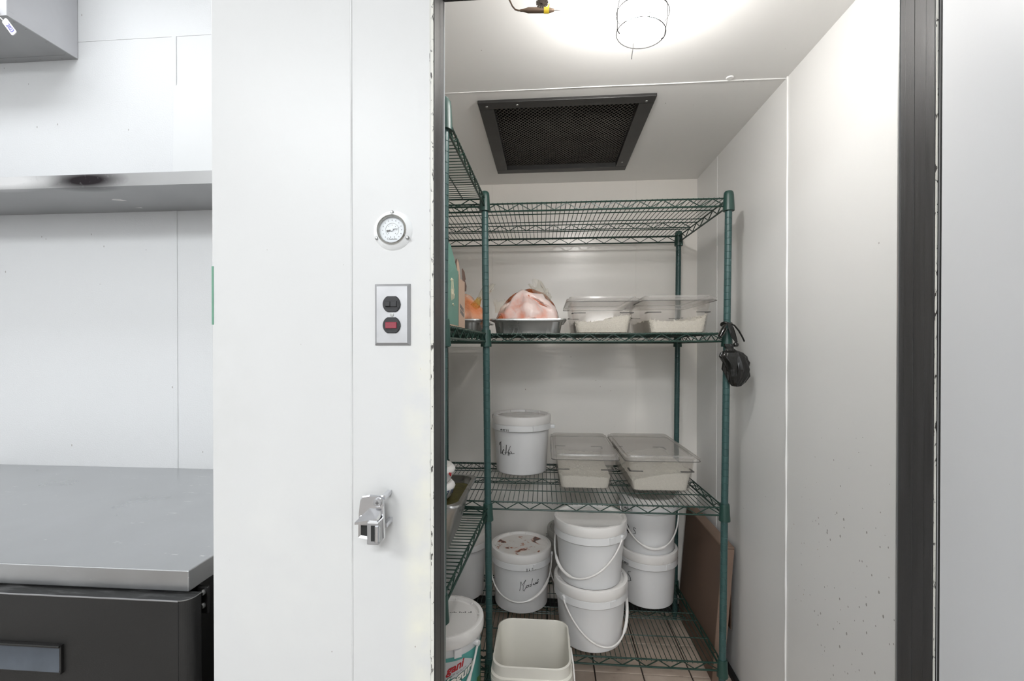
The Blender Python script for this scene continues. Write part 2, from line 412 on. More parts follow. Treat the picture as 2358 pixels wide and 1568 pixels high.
def emp(name, loc=(0, 0, 0), label=None, cat=None, group=None, kind=None, rz=0):
    o = bpy.data.objects.new(name, None); C.objects.link(o); o.empty_display_size = .05
    o.location = loc; o.rotation_euler = (0, 0, rz)
    return tag(o, label, cat, group, kind)


def tag(o, label=None, cat=None, group=None, kind=None):
    for k, v in (('label', label), ('category', cat), ('group', group), ('kind', kind)):
        if v: o[k] = v
    return o


def rr(w, l, r, z, n=5, cx=0, cy=0):
    pts = []
    for sx, sy, a0 in ((1, 1, 0), (-1, 1, pi / 2), (-1, -1, pi), (1, -1, 3 * pi / 2)):
        for k in range(n + 1):
            a = a0 + pi / 2 * k / n
            pts.append(Vector((cx + sx * (w / 2 - r) + r * cos(a), cy + sy * (l / 2 - r) + r * sin(a), z)))
    return pts


def text_mesh(txt, size, shear=0.0, bold=0.0):
    cu = bpy.data.curves.new('t', 'FONT'); cu.body = txt; cu.size = size; cu.shear = shear; cu.align_x = 'CENTER'; cu.align_y = 'CENTER'
    cu.offset = bold; cu.resolution_u = 3
    ob = bpy.data.objects.new('t', cu); C.objects.link(ob)
    me = bpy.data.meshes.new_from_object(ob)
    vs = [v.co.copy() for v in me.vertices]; fs = [list(p.vertices) for p in me.polygons]
    bpy.data.objects.remove(ob); bpy.data.curves.remove(cu); bpy.data.meshes.remove(me)
    return vs, fs


def put_text(txt, size, fn, name, mat, parent, shear=0.0, bold=0.0, off=(0, 0, 0)):
    vs, fs = text_mesh(txt, size, shear, bold)
    return B().add([fn(p.x, p.y) for p in vs], fs).build(name, mat, parent, off)


# ------------------------------------------------------------------ the setting
XL, XR, YB, ZC = -.565, .772, 2.44, 2.245       # inside of the cooler
YF, YI = .85, .932                               # front wall faces
JL, JR, JT = -.215, .671, 2.083                  # door opening
KY, KZ = 1.60, 3.0                               # kitchen wall and ceiling


def setting(name): return emp(name, kind='structure')


fl = setting('floor')
B().box(-3.2, 2.4, -2.6, 2.6, -.12, -.006).build('slab', 'grout', fl)
B().box(-3.2, 2.4, -2.6, YI, -.006, 0).build('kitchen_paving', 'kitchen_floor', fl)
ts = .2; base = None
for i in range(7):
    for j in range(8):
        x0 = XL + i * ts - .035; y0 = YI + j * ts + .012
        x1 = min(x0 + ts - .006, XR); y1 = min(y0 + ts - .006, YB)
        x0 = max(x0, XL)
        if x1 - x0 < .01 or y1 - y0 < .01: continue
        full = abs(x1 - x0 - .194) < 1e-6 and abs(y1 - y0 - .194) < 1e-6
        if full and base:
            o = bpy.data.objects.new('tile', base); C.objects.link(o); o.parent = fl
            o.location = (x0 + .097, y0 + .097, 0); o.rotation_euler = (random.uniform(-.003, .003), random.uniform(-.003, .003), random.randrange(4) * pi / 2)
        else:
            cx, cy = (x0 + x1) / 2, (y0 + y1) / 2
            o = B().box(x0, x1, y0, y1, -.008, 0, .0015).build('tile', 'tile', fl, (cx, cy, 0)); o.location = (cx, cy, 0)
            if full: base = o.data

def wallpanels(name, specs, mat):
    r = setting(name)
    for sp in specs: B().box(*sp).build('wall_panel', mat, r)
    return r


g = .0012
wf = setting('wall_front')
for a, b, z0, z1 in ((-.66, -.3775, 0, KZ), (-.3755, JL - .006, 0, KZ)):
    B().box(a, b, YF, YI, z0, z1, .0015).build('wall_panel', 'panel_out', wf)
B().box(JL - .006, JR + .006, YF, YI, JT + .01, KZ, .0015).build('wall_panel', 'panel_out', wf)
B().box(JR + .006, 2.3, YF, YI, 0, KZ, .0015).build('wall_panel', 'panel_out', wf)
B().tube([(-.3765 + .0006 * sin(k * 1.7), YF + .0004, k * .1) for k in range(31)], .0019, 6).build('caulk_bead', 'panel_out', wf)
B().box(JL - .006, JL - .001, YF - .0018, YF + .02, 0, JT + .012).build('edge_trim', 'chipped', wf)
B().box(JL - .0085, JL - .0078, YF - .0004, YF + .01, 0, JT + .012).build('edge_line', 'chipped', wf)
B().box(JR + .0005, JR + .003, YF - .0012, YF + .02, 0, JT + .012).build('edge_trim', 'chipped', wf)

# door jambs: dark vinyl breaker strips with shallow ribs
def jamb(name, x, sgn):
    r = setting(name)
    B().box(*sorted((x, x - sgn * .006)), YF + .0005, YI, 0, JT).build('breaker_strip', 'jamb', r)
    for y0, y1, h in ((.852, .870, .0008), (.8705, .8955, .0005), (.896, .917, .0009), (.9175, .930, .0004)):
        B().box(*sorted((x - sgn * .001, x + sgn * h)), y0, y1, 0, JT, .0004).build('rib', 'jamb', r)
    B().box(*sorted((x - sgn * .004, x + sgn * .0018)), YI - .0015, YI + .002, 0, JT).build('metal_edge', 'aluminium', r)
jamb('trim_1', JL, 1); jamb('trim_2', JR, -1)
h = setting('trim_3')
B().box(JL - .004, JR + .004, YF + .0005, YI, JT, JT + .0095).build('breaker_strip', 'jamb', h)
B().box(JL, JR, .872, .914, JT - .0012, JT + .002).build('rib', 'jamb', h)

wallpanels('wall_left', [(XL - .09, XL, YI + .0005, 1.55 - g, 0, KZ), (XL - .09, XL, 1.55 + g, YB + .08, 0, KZ)], 'panel_in')
wb = wallpanels('wall_back', [(XL, -.3002, YB, YB + .08, 0, ZC + .08), (-.2998, .4598, YB, YB + .08, 0, ZC + .08), (.4602, XR, YB, YB + .08, 0, ZC + .08)], 'panel_in')
wr = wallpanels('wall_right', [(XR, XR + .08, YI, 1.545 - g, 0, ZC + .08), (XR, XR + .08, 1.545 + g, 2.16 - g, 0, ZC + .08), (XR, XR + .08, 2.16 + g, YB + .08, 0, ZC + .08)], 'panel_right')
B().tube([(XR + .0005, 1.545 + .0008 * sin(k * 2.1), k * .1) for k in range(24)], [.0045 + .0012 * sin(k * 3.3) for k in range(24)], 6).build('caulk_bead', 'caulk', wr)
B().tube([(XR + .001, 2.16, k * .3) for k in range(9)], .0025, 6).build('caulk_bead', 'caulk', wr)

# cooler ceiling with an opening for the evaporator grille
VX0, VX1, VY0, VY1 = -.250, .374, 1.607, 2.267
ce = setting('ceiling')
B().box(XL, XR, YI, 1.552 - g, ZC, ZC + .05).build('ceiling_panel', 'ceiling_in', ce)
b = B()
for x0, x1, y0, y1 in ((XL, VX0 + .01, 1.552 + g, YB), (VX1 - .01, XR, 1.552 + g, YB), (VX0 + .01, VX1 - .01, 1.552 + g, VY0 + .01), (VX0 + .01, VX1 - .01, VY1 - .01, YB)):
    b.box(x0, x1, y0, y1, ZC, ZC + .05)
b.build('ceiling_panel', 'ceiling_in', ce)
B().tube([(XL + k * (XR - XL) / 20, 1.552 + .0008 * sin(k), ZC + .0003) for k in range(21)], [.0018 + .0012 * (k / 20) for k in range(21)], 6).build('caulk_bead', 'caulk', ce)
B().lathe([(0, -.004), (.010, -.003), (.013, .001), (.013, .004)], 16, (.587, 1.535, ZC)).build('screw_cap', 'caulk', ce)

# black floor strip at the back wall, baseboard at the right wall
bb = setting('dark_band_back'); B().box(XL, XR, YB - .035, YB, 0, .03, .004).build('floor_strip', 'black_strip', bb)  # black strip added for the dark band along the wall foot, no real baseboard
bb = setting('baseboard_right'); B().box(XR - .02, XR, YI, YB - .035, 0, .025, .004).build('floor_strip', 'black_strip', bb)

# kitchen shell
wk = setting('wall_kitchen')
for x0, x1, z0, z1 in ((-3.2, -1.38015, 0, 2.5266), (-1.37985, -.655, 0, 2.5266), (-3.2, -.655, 2.5274, KZ)):
    B().box(x0, x1, KY, KY + .06, z0, z1, .0006).build('wall_panel', 'kitchen_wall', wk)
tr = setting('trim_4'); B().box(-1.3955, -1.3785, KY - .003, KY, .0, 2.526, .001).build('joint_strip', 'kitchen_wall', tr)
for nm, bx in (('wall_kitchen_left', (-3.26, -3.2, -2.6, KY, 0, KZ)), ('wall_kitchen_right', (2.3, 2.36, -2.6, YF, 0, KZ)), ('wall_kitchen_rear', (-3.2, 2.3, -2.66, -2.6, 0, KZ)), ('ceiling_kitchen', (-3.2, 2.3, -2.6, KY, KZ, KZ + .05))):
    o = B().box(*bx).build(nm, 'plain_wall'); tag(o, kind='structure')

# open cooler door, hinged on the right jamb
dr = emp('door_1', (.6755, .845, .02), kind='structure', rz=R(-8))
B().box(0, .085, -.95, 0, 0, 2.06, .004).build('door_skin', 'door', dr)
B().box(.0, .004, -.001, .0015, 0, 2.06).build('gasket', 'black_strip', dr)

# ------------------------------------------------------------------ ceiling vent
vt = emp('evaporator_grille', (.062, 1.937, ZC), 'black framed expanded metal vent grille set in the cooler ceiling', 'vent')
off = (.062, 1.937, ZC); fw_ = .052; zt = ZC + .03; zb = ZC - .010
for bx in ((VX0, VX1, VY0, VY0 + .045), (VX0, VX1, VY1 - .045, VY1), (VX0, VX0 + fw_, VY0 + .045, VY1 - .045), (VX1 - fw_, VX1, VY0 + .045, VY1 - .045)):
    B().box(*bx, zb, zt, .002).build('frame_bar', 'black_vent', vt, off)
mx0, mx1, my0, my1 = VX0 + fw_, VX1 - fw_, VY0 + .045, VY1 - .045; zm = ZC + .012
b = B(); px_, py_ = .0165, .0215; sl = py_ / px_
def clipline(x, d):
    # line y = my0 + d*sl*(X-x) clipped to the mesh rectangle
    t0, t1 = mx0, mx1
    for yv in (my0, my1):
        pass
    xs = sorted((x, x + d * (my1 - my0) / sl)); t0 = max(mx0, xs[0]); t1 = min(mx1, xs[1])
    if t1 - t0 < .004: return None
    f = lambda X: my0 + d * sl * (X - x)
    return (t0, f(t0)), (t1, f(t1))
span = (my1 - my0) / sl
k = mx0 - span
while k < mx1 + span:
    for d in (1, -1):
        l = clipline(k, d)
        if l: b.cyl((*l[0], zm + d * .0006), (*l[1], zm + d * .0006), .0014, 4)
    k += px_
o = b.build('expanded_mesh', 'dark_mesh', vt, off); o['kind'] = 'stuff'
b = B()
b.box(VX0 + .012, VX1 - .012, VY0 + .012, VY0 + .02, ZC + .031, ZC + .3).box(VX0 + .012, VX1 - .012, VY1 - .02, VY1 - .012, ZC + .031, ZC + .3)
b.box(VX0 + .012, VX0 + .02, VY0 + .02, VY1 - .02, ZC + .031, ZC + .3).box(VX1 - .02, VX1 - .012, VY0 + .02, VY1 - .02, ZC + .031, ZC + .3)
b.box(VX0 + .012, VX1 - .012, VY0 + .012, VY1 - .012, ZC + .3, ZC + .31); b.build('housing', 'void', vt, off)
b = B().lathe([(0, 0), (.045, 0), (.045, .06), (0, .06)], 20, (.06, 1.93, ZC + .10))
for a in range(4):
    an = a * pi / 2 + .4
    b.add([(.06 + cos(an + da) * r_, 1.93 + sin(an + da) * r_, ZC + .12 + dz) for r_, da, dz in ((.045, -.2, 0), (.2, -.35, -.015), (.2, .35, .03), (.045, .3, .015))], [(0, 1, 2, 3)])
b.build('fan', 'void', vt, off)
for x, y in ((VX0 + .03, VY0 + .025), (VX1 - .03, VY0 + .03), (VX1 - .03, VY1 - .1), (VX0 + .14, VY0 + .02)):
    B().lathe([(0, -.003), (.004, -.002), (.005, 0)], 10, (x, y, zb)).build('screw', 'bolt', vt, off)

# ------------------------------------------------------------------ caged jar lamp
LX, LY, LZ = .229, 1.095, ZC
lp = emp('cage_lamp', (LX, LY, LZ), 'lit glass jar lamp in a wire cage on the cooler ceiling', 'lamp')
tilt = Matrix.Rotation(R(5), 4, 'Y') @ Matrix.Rotation(R(1), 4, 'X')
def lb(bld, name, mat, parent=lp): return bld.move(tilt).build(name, mat, parent)
lb(B().lathe([(0, .0), (.052, 0), (.052, -.018), (.047, -.034), (.043, -.038), (.043, -.046), (.040, -.049), (.036, -.049), (.034, -.044), (.0, -.044)], 28), 'mount', 'lamp_base')
lb(B().lathe([(.020, -.044), (.020, -.056), (.0, -.058)], 20), 'socket', 'lamp_base')
lb(B().lathe([(.0, -.056), (.016, -.060), (.028, -.074), (.036, -.090), (.036, -.102), (.028, -.120), (.014, -.128), (0, -.130)], 20), 'bulb', 'bulb')
lb(B().lathe([(.040, -.046), (.044, -.055), (.050, -.07), (.051, -.11), (.046, -.130), (.03, -.142), (0, -.145)], 28, cap=False), 'glass_jar', 'jar')
cg = B(); rc = .0605
for z, r_ in ((-.045, .046), (-.092, rc), (-.137, .0565)):
    cg.tube([(r_ * cos(a * pi / 16), r_ * sin(a * pi / 16), z) for a in range(32)], .0010, 6, closed=True)
for a in (8, 98, 188, 278):
    ca, sa = cos(R(a)), sin(R(a))
    cg.tube([(ca * .046, sa * .046, -.045), (ca * .057, sa * .057, -.06), (ca * rc, sa * rc, -.092), (ca * .0565, sa * .0565, -.137)] + ([(ca * .060, sa * .060, -.150), (ca * .062, sa * .062, -.160)] if a == 98 else [(ca * .050, sa * .050, -.144)]), .0011, 6)
lb(cg, 'wire_cage', 'cage_wire')

# ------------------------------------------------------------------ sensor bulb hanging under the ceiling
sx, sy, sz = -.03, 1.10, 2.183
sb = emp('capillary_sensor', (sx, sy, sz), 'brown copper sensor bulb with yellow tape hanging from the cooler ceiling', 'sensor'); off = (sx, sy, sz)
B().tube([(-.098, sy, ZC), (-.096, sy, 2.213), (-.091, sy, 2.203), (-.086, sy, 2.192), (-.079, sy, 2.1835), (-.072, sy, 2.181), (-.066, sy, 2.1805)], .0019, 8).build('tube', 'copper', sb, off)
B().tube([(-.067, sy, 2.1805), (-.060, sy, 2.1805), (-.048, sy, 2.180), (-.020, sy, 2.1785), (.004, sy, 2.177), (.014, sy, 2.1765)], [.0026, .0030, .0062, .0062, .0058, .0028], 12).build('bulb_body', 'copper', sb, off)
B().tube([(.014, sy, 2.1765), (.022, sy, 2.176), (.030, sy, 2.1748)], [.0014, .0013, .0004], 6).build('lead_wire', 'bolt', sb, off)
B().tube([(-.010, sy, 2.178), (-.004, sy, 2.1777), (.002, sy, 2.1773)], .0070, 12).build('tape', 'yellow_tape', sb, off)
B().add([(-.002, sy - .004, 2.182), (.003, sy - .004, 2.182), (.0035, sy - .003, 2.192), (.001, sy - .003, 2.190)], [(0, 1, 2, 3)]).build('tape_end', 'yellow_tape', sb, off)
b = B(); fc = Vector((-.0145, sy - .006, 2.1925)); nf = 13
for k in range(nf):
    a0 = 2 * pi * k / nf; da = .62 * pi / nf
    vs = [fc + Vector((r_ * cos(a0 + s_ * da * q), dy, r_ * sin(a0 + s_ * da * q))) for dy in (0, .002) for r_, s_, q in ((.0075, -1, 1.5), (.0145, -1, 1.05), (.0145, 1, 1.05), (.0075, 1, 1.5))]
    b.add(vs, [(3, 2, 1, 0), (4, 5, 6, 7), (0, 1, 5, 4), (1, 2, 6, 5), (2, 3, 7, 6), (3, 0, 4, 7)])
b.lathe([(.003, .003), (.0045, .003), (.0045, 0), (.009, -.0005), (.009, -.0025), (.003, -.0025), (.003, .003)], 20, fc, axis='Y')
b.build('fin_disc', 'fin', sb, off)

# ------------------------------------------------------------------ green wire shelving
def post(parent, base, top, off, mat='green_post', r=.0127):
    base = Vector(base); top = Vector(top); L = (top - base).length; prof = [(0, 0), (.010, 0), (.010, .02), (r, .021)]
    z = .05
    while z < L - .02:
        prof += [(r, z - .0009), (r - .0009, z), (r, z + .0009)]; z += .0254
    prof += [(r, L - .003), (r - .003, L), (0, L)]
    q = (top - base).to_track_quat('Z', 'Y')
    b = B().lathe(prof, 14); b.v = [base + q @ p for p in b.v]
    return b.build('post', mat, parent, off)


def zig(b, a, c, z0, z1, n, r):
    a = Vector(a); c = Vector(c)
    pts = [a.lerp(c, i / n) + Vector((0, 0, z1 if i % 2 else z0)) for i in range(n + 1)]
    for p, q in zip(pts, pts[1:]): b.cyl(p, q, r, 4, cap=False)


def shelf(parent, cs, z, off, along, pitch=.0188, nzig=None, sup=(), trusses=()):
    """cs = corner xy (front-left, front-right, back-right, back-left); mat wires run across `along`"""
    FL, FR, BR, BL = [Vector((x, y, 0)) for x, y in cs]
    z0, z1 = z - .032, z
    b = B()
    for p, q in ((FL, FR), (FR, BR), (BR, BL), (BL, FL)):
        d = (q - p).normalized() * .012; p2, q2 = p + d, q - d
        b.cyl(p2 + Vector((0, 0, z1 - .003)), q2 + Vector((0, 0, z1 - .003)), .0031, 8)
        b.cyl(p2 + Vector((0, 0, z0)), q2 + Vector((0, 0, z0)), .0035, 8)
        n = max(4, 2 * round((q2 - p2).length / .088))
        zig(b, p2, q2, z0 + .002, z1 - .004, n, .0021)
    fr = b.build('wire_shelf', 'green_wire', parent, off)
    A, Bq, Cq, D = (FL, FR, BR, BL) if along == 'x' else (FL, BL, BR, FR)   # A->Bq is the long side, A->D the short side
    b = B(); L = (Bq - A).length; n = int((L - .03) / pitch)
    for i in range(n + 1):
        t = (.015 + i * (L - .03) / n) / L
        p = A.lerp(Bq, t); q = D.lerp(Cq, t); d = (q - p).normalized()
        b.tube([p - d * .004 + Vector((0, 0, z1 - .007)), p - d * .001 + Vector((0, 0, z1)), q + d * .001 + Vector((0, 0, z1)), q + d * .004 + Vector((0, 0, z1 - .007))], .00145, 5)
    b.build('wire_mat', 'green_wire', fr, off)
    b = B()
    for t in sup:
        b.cyl(A.lerp(D, t) + Vector((0, 0, z1 - .0035)), Bq.lerp(Cq, t) + Vector((0, 0, z1 - .0035)), .0021, 6)
    for t in trusses:
        p = A.lerp(D, t); q = Bq.lerp(Cq, t); d = (q - p).normalized() * .03
        b.cyl(p + Vector((0, 0, z1 - .0035)), q + Vector((0, 0, z1 - .0035)), .0022, 6)
        b.cyl(p + d + Vector((0, 0, z0 + .006)), q - d + Vector((0, 0, z0 + .006)), .0022, 6)
        zig(b, p + d, q - d, z0 + .006, z1 - .004, 2 * round((q - p).length / .088), .0019)
    b.build('support_truss', 'green_wire', fr, off)
    return fr


def collar(parent, x, y, z, off, top=False, mat='green_collar'):
    pr_ = [(.0128, .012), (.0165, .012), (.0175, .006), (.0190, -.030), (.0205, -.046), (.0205, -.052), (.0128, -.052)]
    if top: pr_ = [(0, .024), (.013, .023), (.0165, .018), (.0180, .008), (.0200, -.030), (.0205, -.042), (.0205, -.050), (.0128, -.050)]
    B().lathe(pr_, 18, (x, y, z)).build('shelf_collar', mat, parent, off)


def lean(b0, t0, z):   # point on a post at height z
    b0, t0 = Vector(b0), Vector(t0); return b0.lerp(t0, (z - b0.z) / (t0.z - b0.z))


def unit(name, label, posts, zs, along, pitch, sup, trusses, postmat=None):
    off = (*[(posts[0][0][k] + posts[2][0][k]) / 2 for k in range(2)], 0)
    u = emp(name, off, label, 'shelving', 'green wire shelving units')
    for k, (p0, p1) in enumerate(posts): post(u, p0, p1, off, (postmat or {}).get(k, 'green_post'))
    for z in zs:
        cs = [lean(p0, p1, z) for p0, p1 in posts]
        shelf(u, [(c.x, c.y) for c in cs], z, off, along, pitch, sup=sup, trusses=trusses)
        for c in cs: collar(u, c.x, c.y, z, off, top=(z == zs[0]))
    return u


Y1, Y2 = 1.765, 2.350
ZS = (1.930, 1.425, .772, .186)
unit('wire_shelving', 'wide green wire shelving unit across the back wall of the cooler',
     [((-.532, Y1, 0), (-.532, Y1, 1.945)), ((.6525, Y1, 0), (.6725, Y1, 1.945)), ((.6375, Y2, 0), (.6530, Y2, 1.945)), ((-.530, Y2, 0), (-.534, Y2, 1.945))],
     ZS, 'x', .0188, (.25, .46, .75, .97), (.55,))
unit('wire_shelving', 'narrow green wire shelving unit along the left wall, mostly behind the door jamb',
     [((-.530, 1.06, 0), (-.530, 1.06, 1.95)), ((-.2590, 1.06, 0), (-.2445, 1.06, 1.957)), ((-.2175, 1.70, 0), (-.2375, 1.70, 1.955)), ((-.530, 1.70, 0), (-.530, 1.70, 1.95))],
     ZS, 'y', .0215, (.28, .72), ())

# ------------------------------------------------------------------ buckets
def bucket(loc, label, rb, rt, hh, rz=0, lid='white_lid', bail=None, grip=.5, body='white_plastic', group='white lidded buckets', skirt=True, cat='bucket', name='bucket'):
    """round pail: rb bottom radius, rt radius under the rim, hh height incl. lid"""
    u = emp(name, loc, label, cat, group, rz=rz)
    zr = hh - .030
    prof = [(0, 0), (rb - .006, 0), (rb, .005), (rt, zr - .030)]
    bd = B().lathe(prof + [(rt, zr), (0, zr)], 48).build('body', body, u)
    if skirt:
        B().lathe([(rt, zr - .036), (rt + .007, zr - .040), (rt + .010, zr - .037), (rt + .008, zr - .012), (rt + .004, zr - .008), (rt, zr - .008)], 48).build('skirt', body, u)
    rl = rt + .006
    B().lathe([(rl - .004, zr - .008), (rl + .002, zr - .010), (rl + .004, zr - .004), (rl + .004, zr + .022), (rl + .0025, zr + .028), (rl - .002, zr + .030), (rl - .010, zr + .0295), (rl - .013, zr + .020), (rl - .018, zr + .018)], 48, cap=False).build('lid', 'milky' if lid == 'milky' else 'white_lid', u)
    B().lathe([(rl - .0179, zr + .018), (0, zr + .019)], 48, cap=False).build('lid_panel', lid, u)
    b = B()
    for k in range(10):
        a = 2 * pi * k / 10 + .2; 
        b.cyl((cos(a) * (rl - .008), sin(a) * (rl - .008), zr + .029), (cos(a) * (rl - .0155), sin(a) * (rl - .0155), zr + .021), .0022, 6)
    b.build('lid_rib', 'milky' if lid == 'milky' else 'white_lid', u)['kind'] = 'stuff'
    a = R(-60); rr_ = rt + .0095
    lug = B()
    n = 6
    for k in range(n):
        t0, t1 = a + .18 * k / n - .09, a + .18 * (k + 1) / n - .09
        vs = [(r_ * cos(t), r_ * sin(t), z) for r_ in (rr_ - .006, rr_ + .003) for t in (t0, t1) for z in (zr - .034, zr - .012)]
        lug.add(vs, [(0, 1, 3, 2), (4, 6, 7, 5), (0, 4, 5, 1), (2, 3, 7, 6), (1, 5, 7, 3), (0, 2, 6, 4)])
    lug.build('pull_tab', body, u)
    if bail:
        a0, a1, sag = bail; zp = zr - .022; n = 28; pts = []; rad = []
        for k in range(n + 1):
            t = k / n; z = zp - sag * math.sin(pi * t) ** .8
            r_ = rb + (rt - rb) * max(0, z) / (zr - .03) + .006 + .010 * (1 - abs(2 * t - 1)) + (.006 if t in (0, 1) else .004)
            an = R(a0 + (a1 - a0) * t); pts.append((r_ * cos(an), r_ * sin(an), z)); rad.append(.0034 if not (grip - .12 < t < grip + .12) else .0062)
        hb = B().tube(pts, rad, 8).build('bail_handle', 'white_lid', u)
        for q in (pts[0], pts[-1]):
            c_ = Vector(q); d_ = Vector((c_.x, c_.y, 0)).normalized()
            B().cyl(c_ - d_ * .014, c_ + d_ * .004, .009, 14).build('bail_boss', body, u)
    def surf(u_, v_, an, zc, rb=rb, rt=rt, zr=zr, eps=.0006, band=False):
        z = zc + v_
        r_ = (rt + .0095 if band else rb + (rt - rb) * z / (zr - .03)) + eps
        t = R(an) + u_ / r_
        return Vector((r_ * cos(t), r_ * sin(t), z))
    return u, surf


def write(u, surf, strokes, an, zc, sc, r=.0011, mat='ink', name='handwriting', band=False):
    b = B()
    for st in strokes:
        b.tube([surf(x * sc, y * sc, an, zc, band=band) for x, y in st], r, 5, flat=.4)
    return b.build(name, mat, u)


def arc(cx, cy, rx, ry, a0, a1, n=10): return [(cx + rx * cos(R(a0 + (a1 - a0) * k / n)), cy + ry * sin(R(a0 + (a1 - a0) * k / n))) for k in range(n + 1)]


TIKKA = [[(-2.1, .75), (-2.0, 1.15), (-1.6, 1.35)], [(-1.75, 1.3), (-1.75, .4), (-1.8, -.55), (-1.45, -.3)], [(-1.25, .55), (-1.2, .6)],
         [(-1.25, -.1), (-1.05, .1), (-1.15, .25), (-1.4, -.1), (-1.35, -.5), (-1.0, -.6)],
         [(-.55, 1.0), (-.62, .3), (-.75, -.5)], [(-.95, -.25), (-.6, -.15), (-.3, -.1)], [(.15, .9), (-.25, .1), (-.3, -.6)], [(-.3, .0), (-.05, .35)], [(-.3, 0), (-.1, -.35), (-.15, -.6)],
         [(.25, .1), (-.0, -.05), (-.02, -.3), (.2, -.3), (.3, .0), (.35, -.28), (.75, -.2)]]
MADRAS = [[(-1.9, -1.0), (-1.7, .55), (-1.55, -.1), (-.9, .85)], [(-.9, .85), (-1.3, -.2), (-1.35, -.9), (-1.15, -1.05), (-.8, -.3)], [(-.45, -.1), (-.75, -.15), (-.8, -.5), (-.5, -.4), (-.4, -.05), (-.35, -.45)],
          [(.05, -.05), (-.2, -.1), (-.2, -.4), (.05, -.3)], [(.3, .9), (.1, .1), (.05, -.35)], [(.35, -.2), (.5, .05), (.55, -.2), (.75, -.2), (.8, .1)], [(1.0, .15), (.9, -.1), (1.1, -.1), (1.15, .1)], [(1.45, .5), (1.2, .35), (1.4, .1), (1.25, -.1), (1.1, -.15)]]
QS = [arc(-1.0, .1, .5, .6, 0, 360, 14), [(-1.0, -.3), (-.5, -.75)], [(.05, -.25), (.1, -.25)], [(1.0, .5), (.6, .6), (.5, .25), (.85, .0), (.9, -.4), (.45, -.5)]]
SS = [[(.6, 1.0), (.1, .9), (-.1, .45), (.4, .1), (.55, -.5), (0, -.8), (-.4, -.6)]]
DATE1 = [[(-2, 0), (-1.8, .2), (-1.9, -.3)], [(-1.5, .3), (-1.7, -.1), (-1.3, -.1)], [(-1.35, .3), (-1.45, -.4)], arc(-.6, 0, .25, .3, 0, 330, 8), [(-.2, .3), (.2, .3), (0, -.4)], [(.7, .3), (1.0, .2), (.8, -.2), (1.1, -.3)], [(1.8, .3), (1.4, .3), (1.5, 0), (1.8, -.1), (1.5, -.4)]]
DATE2 = [[(-2.2, .2), (-1.9, .4), (-1.8, .1), (-2.2, -.4), (-1.7, -.3)], [(-1.3, .3), (-1.0, .3), (-1.0, 0), (-1.3, -.3), (-.9, -.2)], [(-.55, -.1), (-.45, -.1)], arc(0, .1, .2, .35, 0, 330, 8), [(.5, .4), (.45, -.3)], [(.8, .3), (1.1, .4), (1.0, 0), (.8, -.3), (1.3, -.2)], [(1.9, .5), (1.5, .5), (1.6, .2), (1.8, 0), (1.5, -.2)]]

zt3 = ZS[2] + .002; zt4 = ZS[3] + .002; zt2 = ZS[1] + .002
u, sf = bucket((-.129, 2.225, zt3), 'white lidded bucket with Tikka in black marker on the middle shelf', .121, .133, .275, lid='dirty_lid')
write(u, sf, TIKKA, -112, .112, .0305, .0021); write(u, sf, DATE1, -120, .213, .0125, .0018, name='date_mark', band=True)
B().box(.133, .163, -.010, .010, .205, .222, .003).build('bail_clip', 'white_plastic', u)

u, sf = bucket((-.125, 2.130, zt4), 'white bucket with orange sauce stains on its lid and Madras in black marker', .122, .131, .268, lid='stained_lid', bail=(-190, 5, .150), grip=.72)
write(u, sf, MADRAS, -67, .135, .0265, .0021); write(u, sf, DATE2, -66, .206, .0130, .0017, name='date_mark', band=True)

u, sf = bucket((.175, 1.895, zt4), 'lower white bucket of the front stack on the bottom shelf', .125, .140, .252, bail=(-140, 15, .165), grip=.82)
u, sf = bucket((.173, 1.895, zt4 + .2415), 'upper white bucket of the front stack, standing on another bucket', .122, .138, .252, bail=(-205, -38, .150), grip=.36)
u, sf = bucket((.472, 2.205, zt4), 'lower white bucket of the rear stack with a marker S by the back right post', .116, .126, .250)
write(u, sf, SS, -146, .125, .028, .0020); write(u, sf, DATE2, -150, .188, .0125, .0017, name='date_mark', band=True)
u, sf = bucket((.474, 2.205, zt4 + .2395), 'upper white bucket of the rear stack with Q.S in black marker', .116, .126, .262, bail=(-172, -8, .165), grip=.5)
write(u, sf, QS, -140, .105, .026, .0020); write(u, sf, DATE1, -142, .203, .0125, .0017, name='date_mark', band=True)
u, sf = bucket((-.425, 2.185, zt4), 'tall white bucket half hidden behind the left shelving post', .112, .123, .300)
u, sf = bucket((.128, 2.285, zt4), 'milky translucent bucket behind the front bucket stack', .108, .122, .290, body='milky', lid='milky', bail=(-185, -60, .2), group='milky bucket')

